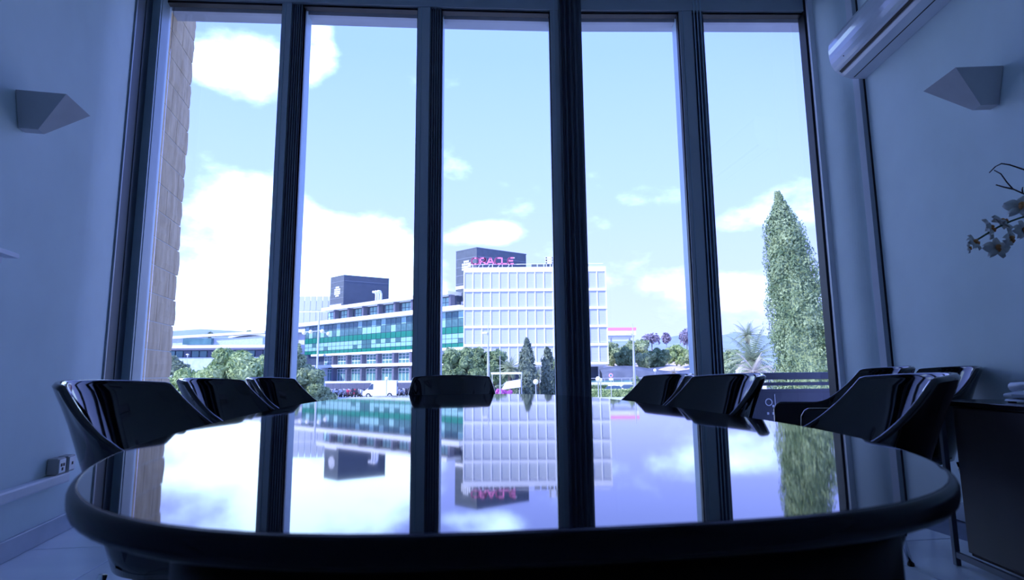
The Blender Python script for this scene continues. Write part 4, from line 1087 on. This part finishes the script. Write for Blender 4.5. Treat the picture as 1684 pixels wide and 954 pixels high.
# ------------------------------------------------------------------ vehicles
def car(label, px, py, Y, rz, paint, L_=4.0, name='car'):
    p = atY(px, py, Y); t = thing(name, label, 'car', (p.x, Y, GZ), rz); w2 = .84
    def sec(x, zs, ws): return [(x, -w_, z) for z, w_ in zip(zs, ws)] + [(x, w_, z) for z, w_ in zip(reversed(zs), reversed(ws))]
    h = L_/2
    m = MB(); rr = []
    for x, zt_, ws in ((-h, .72, .86), (-h+.12, .82, .95), (-h+.9, .90, 1), (0, .92, 1), (h-1.0, .90, 1), (h-.3, .80, .95), (h, .62, .84)):
        rr.append(sec(x, [.25, .55, zt_], [w2*ws, w2*ws, w2*ws*.93]))
    m.rings(rr, True, True); m.build('body', paint, t, smooth=False, fix=True)
    m = MB(); rr = []
    for x, z, ws in ((-h+.15, .90, .85), (-h+.65, 1.38, .70), (-.1, 1.46, .70), (.5, 1.40, .70), (h-.75, .90, .84)):
        rr.append([(x, -w2*.9 if z < 1 else -w2*.9, .86), (x, -w2*ws, z), (x, w2*ws, z), (x, w2*.9, .86)])
    cb = m.rings(rr, True, True).build('cabin', M['carglass'], t, fix=True)
    m = MB(); m.hexa([(-h+.7, -.58, 1.39), (.45, -.58, 1.40), (.45, .58, 1.40), (-h+.7, .58, 1.39)], [(-h+.75, -.55, 1.50), (.35, -.55, 1.49), (.35, .55, 1.49), (-h+.75, .55, 1.50)]); m.build('roof', paint, t)
    for x in (-h+.72, h-.78):
        for sy in (-1, 1):
            wlm = MB(); wlm.rings([[(x+.31*cos(a), sy*(w2-.17), .31+.31*sin(a)) for a in [2*pi*k/14 for k in range(14)]], [(x+.31*cos(a), sy*(w2+.02), .31+.31*sin(a)) for a in [2*pi*k/14 for k in range(14)]]], True, True)
            wo = wlm.build('wheel', M['tyre'], t, fix=True)
            MB().rings([[(x+.18*cos(a), sy*(w2+.025), .31+.18*sin(a)) for a in [2*pi*k/10 for k in range(10)]], [(x+.16*cos(a), sy*(w2+.035), .31+.16*sin(a)) for a in [2*pi*k/10 for k in range(10)]]], True, True).build('hubcap', M['steel'], wo, fix=True)
    for sy in (-.6, .6): MB().box(h-.10, h-.01, sy-.16, sy+.16, .56, .70).build('headlamp', M['globe'], t)
    return t
car('small white hatchback parked behind the hedge', 1013, 644, 91.3, -.30, M['vanw'], 3.7)
car('dark saloon parked beside the white hatchback', 1041, 644, 94.8, -.55, M['cardark'], 4.2)
def van():
    Y = 88; a = atY(596, 650, Y); b = atY(651, 650, Y); L_ = (b.x-a.x)
    t = thing('delivery_van', 'white delivery van parked in front of the motorcycles', 'van', (a.x, Y, GZ), .10); H = atY(620, 626, Y).z-GZ
    m = MB(); out_ = [(0, .35), (0, .95), (.35, 1.12), (.95, 1.55), (1.35, H-.25), (1.6, H), (L_, H), (L_, .35)]
    m.rings([[(x, 0, z) for x, z in out_], [(x, 2.0, z) for x, z in out_]], True, True).build('body', M['vanw'], t, fix=True)
    m = MB(); m.add([(.72, -.015, 1.25), (1.55, -.015, 1.25), (1.55, -.015, H-.5), (1.28, -.015, H-.5), (.72, .0, 1.25), (1.55, .0, 1.25), (1.55, .0, H-.5), (1.28, .0, H-.5)], [(0, 1, 2, 3), (7, 6, 5, 4), (0, 4, 5, 1), (1, 5, 6, 2), (2, 6, 7, 3), (3, 7, 4, 0)]); m.build('side_window', M['carglass'], t, fix=True)
    m = MB(); m.hexa([(.90, .15, 1.56), (.96, .15, 1.5), (.96, 1.85, 1.5), (.90, 1.85, 1.56)], [(1.28, .2, H-.3), (1.36, .2, H-.34), (1.36, 1.8, H-.34), (1.28, 1.8, H-.3)]); m.build('windscreen', M['carglass'], t, fix=True)
    for y0 in (.05, 1.02):
        d = MB().box(L_, L_+.05, y0, y0+.93, .55, H-.15).build('rear_door', M['vang'], t); MB().box(L_+.05, L_+.07, y0+.2, y0+.73, H-.95, H-.4).build('rear_window', M['carglass'], d)
    MB().box(L_, L_+.12, .0, 2.0, .35, .5).build('bumper', M['tyre'], t)
    for x in (.85, L_-1.0):
        for y0 in (-.03, 1.80):
            m = MB(); m.rings([[(x+.36*cos(q), y0, .36+.36*sin(q)) for q in [2*pi*k/14 for k in range(14)]], [(x+.36*cos(q), y0+.22, .36+.36*sin(q)) for q in [2*pi*k/14 for k in range(14)]]], True, True); wo = m.build('wheel', M['tyre'], t, fix=True)
            MB().rings([[(x+.2*cos(q), y0-.02, .36+.2*sin(q)) for q in [2*pi*k/10 for k in range(10)]], [(x+.2*cos(q), y0, .36+.2*sin(q)) for q in [2*pi*k/10 for k in range(10)]]], True, True).build('hubcap', M['steel'], wo, fix=True)
    MB().box(L_+.055, L_+.075, .25, .75, .75, .95).build('number_plate', M['cladding'], t)
van()
def bike(paint):
    t = thing('motorcycle', '', 'x')
    for x in (-.62, .62):
        m = MB(); rr = []
        for i in range(15):
            a = 2*pi*i/14; rr.append([(x+r_*cos(a), y_, .30+r_*sin(a)) for r_, y_ in ((.20, -.05), (.30, -.05), (.30, .05), (.20, .05))])
        m.rings(rr, True, False); m.build('wheel', M['tyre'], t, fix=True)
    m = MB(); m.hexa([(-.35, -.12, .32), (.30, -.12, .32), (.30, .12, .32), (-.35, .12, .32)], [(-.45, -.10, .68), (.38, -.13, .80), (.38, .13, .80), (-.45, .10, .68)]); m.build('body', paint, t, bevel=.03)
    MB().hexa([(-.75, -.10, .70), (.0, -.13, .74), (.0, .13, .74), (-.75, .10, .70)], [(-.75, -.09, .80), (.0, -.11, .82), (.0, .11, .82), (-.75, .09, .80)]).build('seat', M['bikeb'], t)
    MB().tube([(.62, 0, .30), (.38, 0, .92), (.34, 0, 1.0)], .04, 6).build('fork', M['steel'], t)
    MB().tube([(.30, -.34, 1.02), (.36, 0, .98), (.30, .34, 1.02)], .022, 6).build('handlebar', M['bikeb'], t)
    MB().hexa([(.42, -.14, .75), (.54, -.08, .75), (.54, .08, .75), (.42, .14, .75)], [(.34, -.13, 1.18), (.40, -.08, 1.16), (.40, .08, 1.16), (.34, .13, 1.18)]).build('windshield', paint, t)
    MB().box(-.95, -.68, -.16, .16, .80, 1.08).build('top_case', paint, t)
    return t
protos = [bike(M['bikeb']), bike(M['bikew']), bike(M['biker'])]; used = [False]*3
labs = ['dark', 'silver-grey', 'red']
rown = ['in the row nearest the street', 'in the middle row', 'in the row against the dark fence']
bp_ = [(541+i*7.6, r_) for r_ in range(3) for i in range(8)] + [(656+i*7.6, r_) for r_ in range(3) for i in range(4)]
for i, (px, row) in enumerate(bp_):
    k = 2 if i in (4, 13, 30) else (1 if R.random() < .45 else 0)
    p = atY(px + 3*(row == 1), 648, 92.5+row*2.7); o = copy_tree(protos[k]) if used[k] else protos[k]; used[k] = True
    o.location = (p.x, p.y + R.uniform(-.15, .15), GZ); o.rotation_euler = (0, 0, R.choice((-1, 1))*radians(R.uniform(80, 88)))
    lab = '%s motorcycle parked %s %s' % (labs[k], rown[row], 'ahead of the white van' if px < 640 else 'behind the white van')
    tag(o, lab, 'motorcycle', lab.replace('motorcycle', 'motorcycles'))

# ------------------------------------------------------------------ lamps, poles, signs
def poleat(px, Y): p = atY(px, 620, Y); return Vector((p.x, Y, GZ))
def globe_lamp(label, px, py, Y, r_px):
    b = poleat(px, Y); t = thing('globe_lamp', label, 'street lamp', b, 0, 'single globe lamps'); z = atY(px, py, Y).z-GZ; r_ = r_px*Y/F
    MB().lathe([(.10, 0), (.10, .3), (.05, .35), (.045, z-r_), (.09, z-r_+.02)], (0, 0, 0), 8).build('pole', M['steel'], t, smooth=True)
    MB().ball((0, 0, z), r_, 14, 10).build('globe', M['globe'], t, smooth=True)
globe_lamp('globe lamp in front of the white van', 636, 623, 70, 3.2)
globe_lamp('globe lamp between the slim cypresses', 881, 628, 60, 4.4)
globe_lamp('globe lamp right of the curtained mullion, beside the round traffic sign', 983.5, 623.5, 60, 4.2)
globe_lamp('second globe lamp half hidden by another beside the round traffic sign', 987.5, 625, 66, 3.2)
globe_lamp('globe lamp standing before the dark slope', 1077.5, 609, 80, 2.6)
b = poleat(521, 70); t = thing('street_lamp', 'tall street lamp with four white globes before the green glass building', 'street lamp', b); z4 = atY(521, 513, 70).z-GZ
MB().lathe([(.20, 0), (.18, 1.0), (.13, 1.1), (.10, z4)], (0, 0, 0), 8).build('pole', M['steel'], t)
for gx, gy, dy in ((500, 547.5, .4), (511, 546, -.3), (530, 545, -.5), (540, 549, .5)):
    c = atY(gx, gy, 70+dy) - b; ar = MB().tube([(0, 0, c.z+.15), (c.x*.8, dy*.8, c.z+.1), (c.x, dy, c.z+.12)], .045, 6).build('arm', M['steel'], t)
    MB().ball((c.x, dy, c.z), .25, 14, 10).build('globe', M['globe'], t, smooth=True)
def mast(label, px, pyt, Y, r_, lampx=None, lampy=None, k=1.0):
    b = poleat(px, Y); t = thing('street_lamp', label, 'street lamp', b); z = atY(px, pyt, Y).z-GZ
    MB().lathe([(r_*1.6, 0), (r_*1.4, z*.5), (r_*.7, z*.8), (r_*.4, z)], (0, 0, 0), 8).build('pole', M['mast'], t, smooth=True)
    if lampx:
        c = atY(lampx, lampy, Y)-b; MB().tube([(0, 0, c.z-.2), (c.x, 0, c.z)], .05, 6).build('arm', M['steel'], t)
        MB().box(c.x-.35*k, c.x+.2*k, -.2*k, .2*k, c.z-.12*k, c.z+.1*k).build('lamp_head', M['globe'], t, bevel=.05)
mast('tall white lamp mast with one lamp before the white louvred building', 803, 531, 66, .10, 798.5, 547.5)
mast('tall white lamp mast before the trees on the sandy bank', 1043.5, 532, 72, .11, 1035, 548)
mast('plain slim white pole beside the bougainvillea', 822.5, 585, 60, .05)
mast('white pole half hidden by the mullion with blind cords', 1144.5, 568, 64, .07)
for (lab, px, py, Y) in (('slim lamp post before the grey pavilion', 306, 581, 52), ('lamp post with two lamps before the grey pavilion', 356, 577, 54)):
    mast(lab, px, py, Y, .04, px+3, py+2, .45)
b = poleat(1004.5, 74); t = thing('traffic_sign', 'round red and blue no-parking sign with a white plate on a pole', 'traffic sign', b); zc_ = atY(1004.5, 617.5, 74).z-GZ
MB().lathe([(.04, 0), (.04, zc_)], (0, 0, 0), 8).build('pole', M['steel'], t)
M['signblue'] = mat('sign_blue', (.10, .22, .62), .5, var=.03)
def disc(r0, y0, y1, nm, m): MB().rings([[(r0*cos(2*pi*k/20), y0, zc_+r0*sin(2*pi*k/20)) for k in range(20)], [(r0*cos(2*pi*k/20), y1, zc_+r0*sin(2*pi*k/20)) for k in range(20)]], True, True).build(nm, m, t, fix=True)
disc(.26, -.08, -.05, 'red_rim', M['pink']); disc(.19, -.09, -.08, 'white_ring', M['cladding']); disc(.15, -.10, -.09, 'blue_disc', M['signblue'])
MB().box(-.25, .25, -.08, -.05, zc_-.62, zc_-.32).build('white_plate', M['cladding'], t)
# agave-like spiky plant on the slope
palm('white-leaved spiky plant at the foot of the slope', 1108, 613, 84, .9, M['dry'], 16, hang=.1, name='agave')

fa, fb = atY(535, 640, 101), atY(690, 640, 101)
fw = thing('dark_fence', 'dark blue-grey fence behind the row of motorcycles', 'fence', (fa.x, 101, GZ)); Wf = fb.x-fa.x; hf = atY(600, 630, 101).z-GZ
for i in range(12): MB().box(i*Wf/12+.03, (i+1)*Wf/12-.03, 0, .06, .1, hf).build('panel', M['pier'], fw)
for i in range(13): MB().box(i*Wf/12-.05, i*Wf/12+.05, .06, .16, 0, hf+.05).build('post', M['steel'], fw)
MB().box(-.1, Wf+.1, -.02, .18, hf, hf+.35).build('coping', M['cladding'], fw)
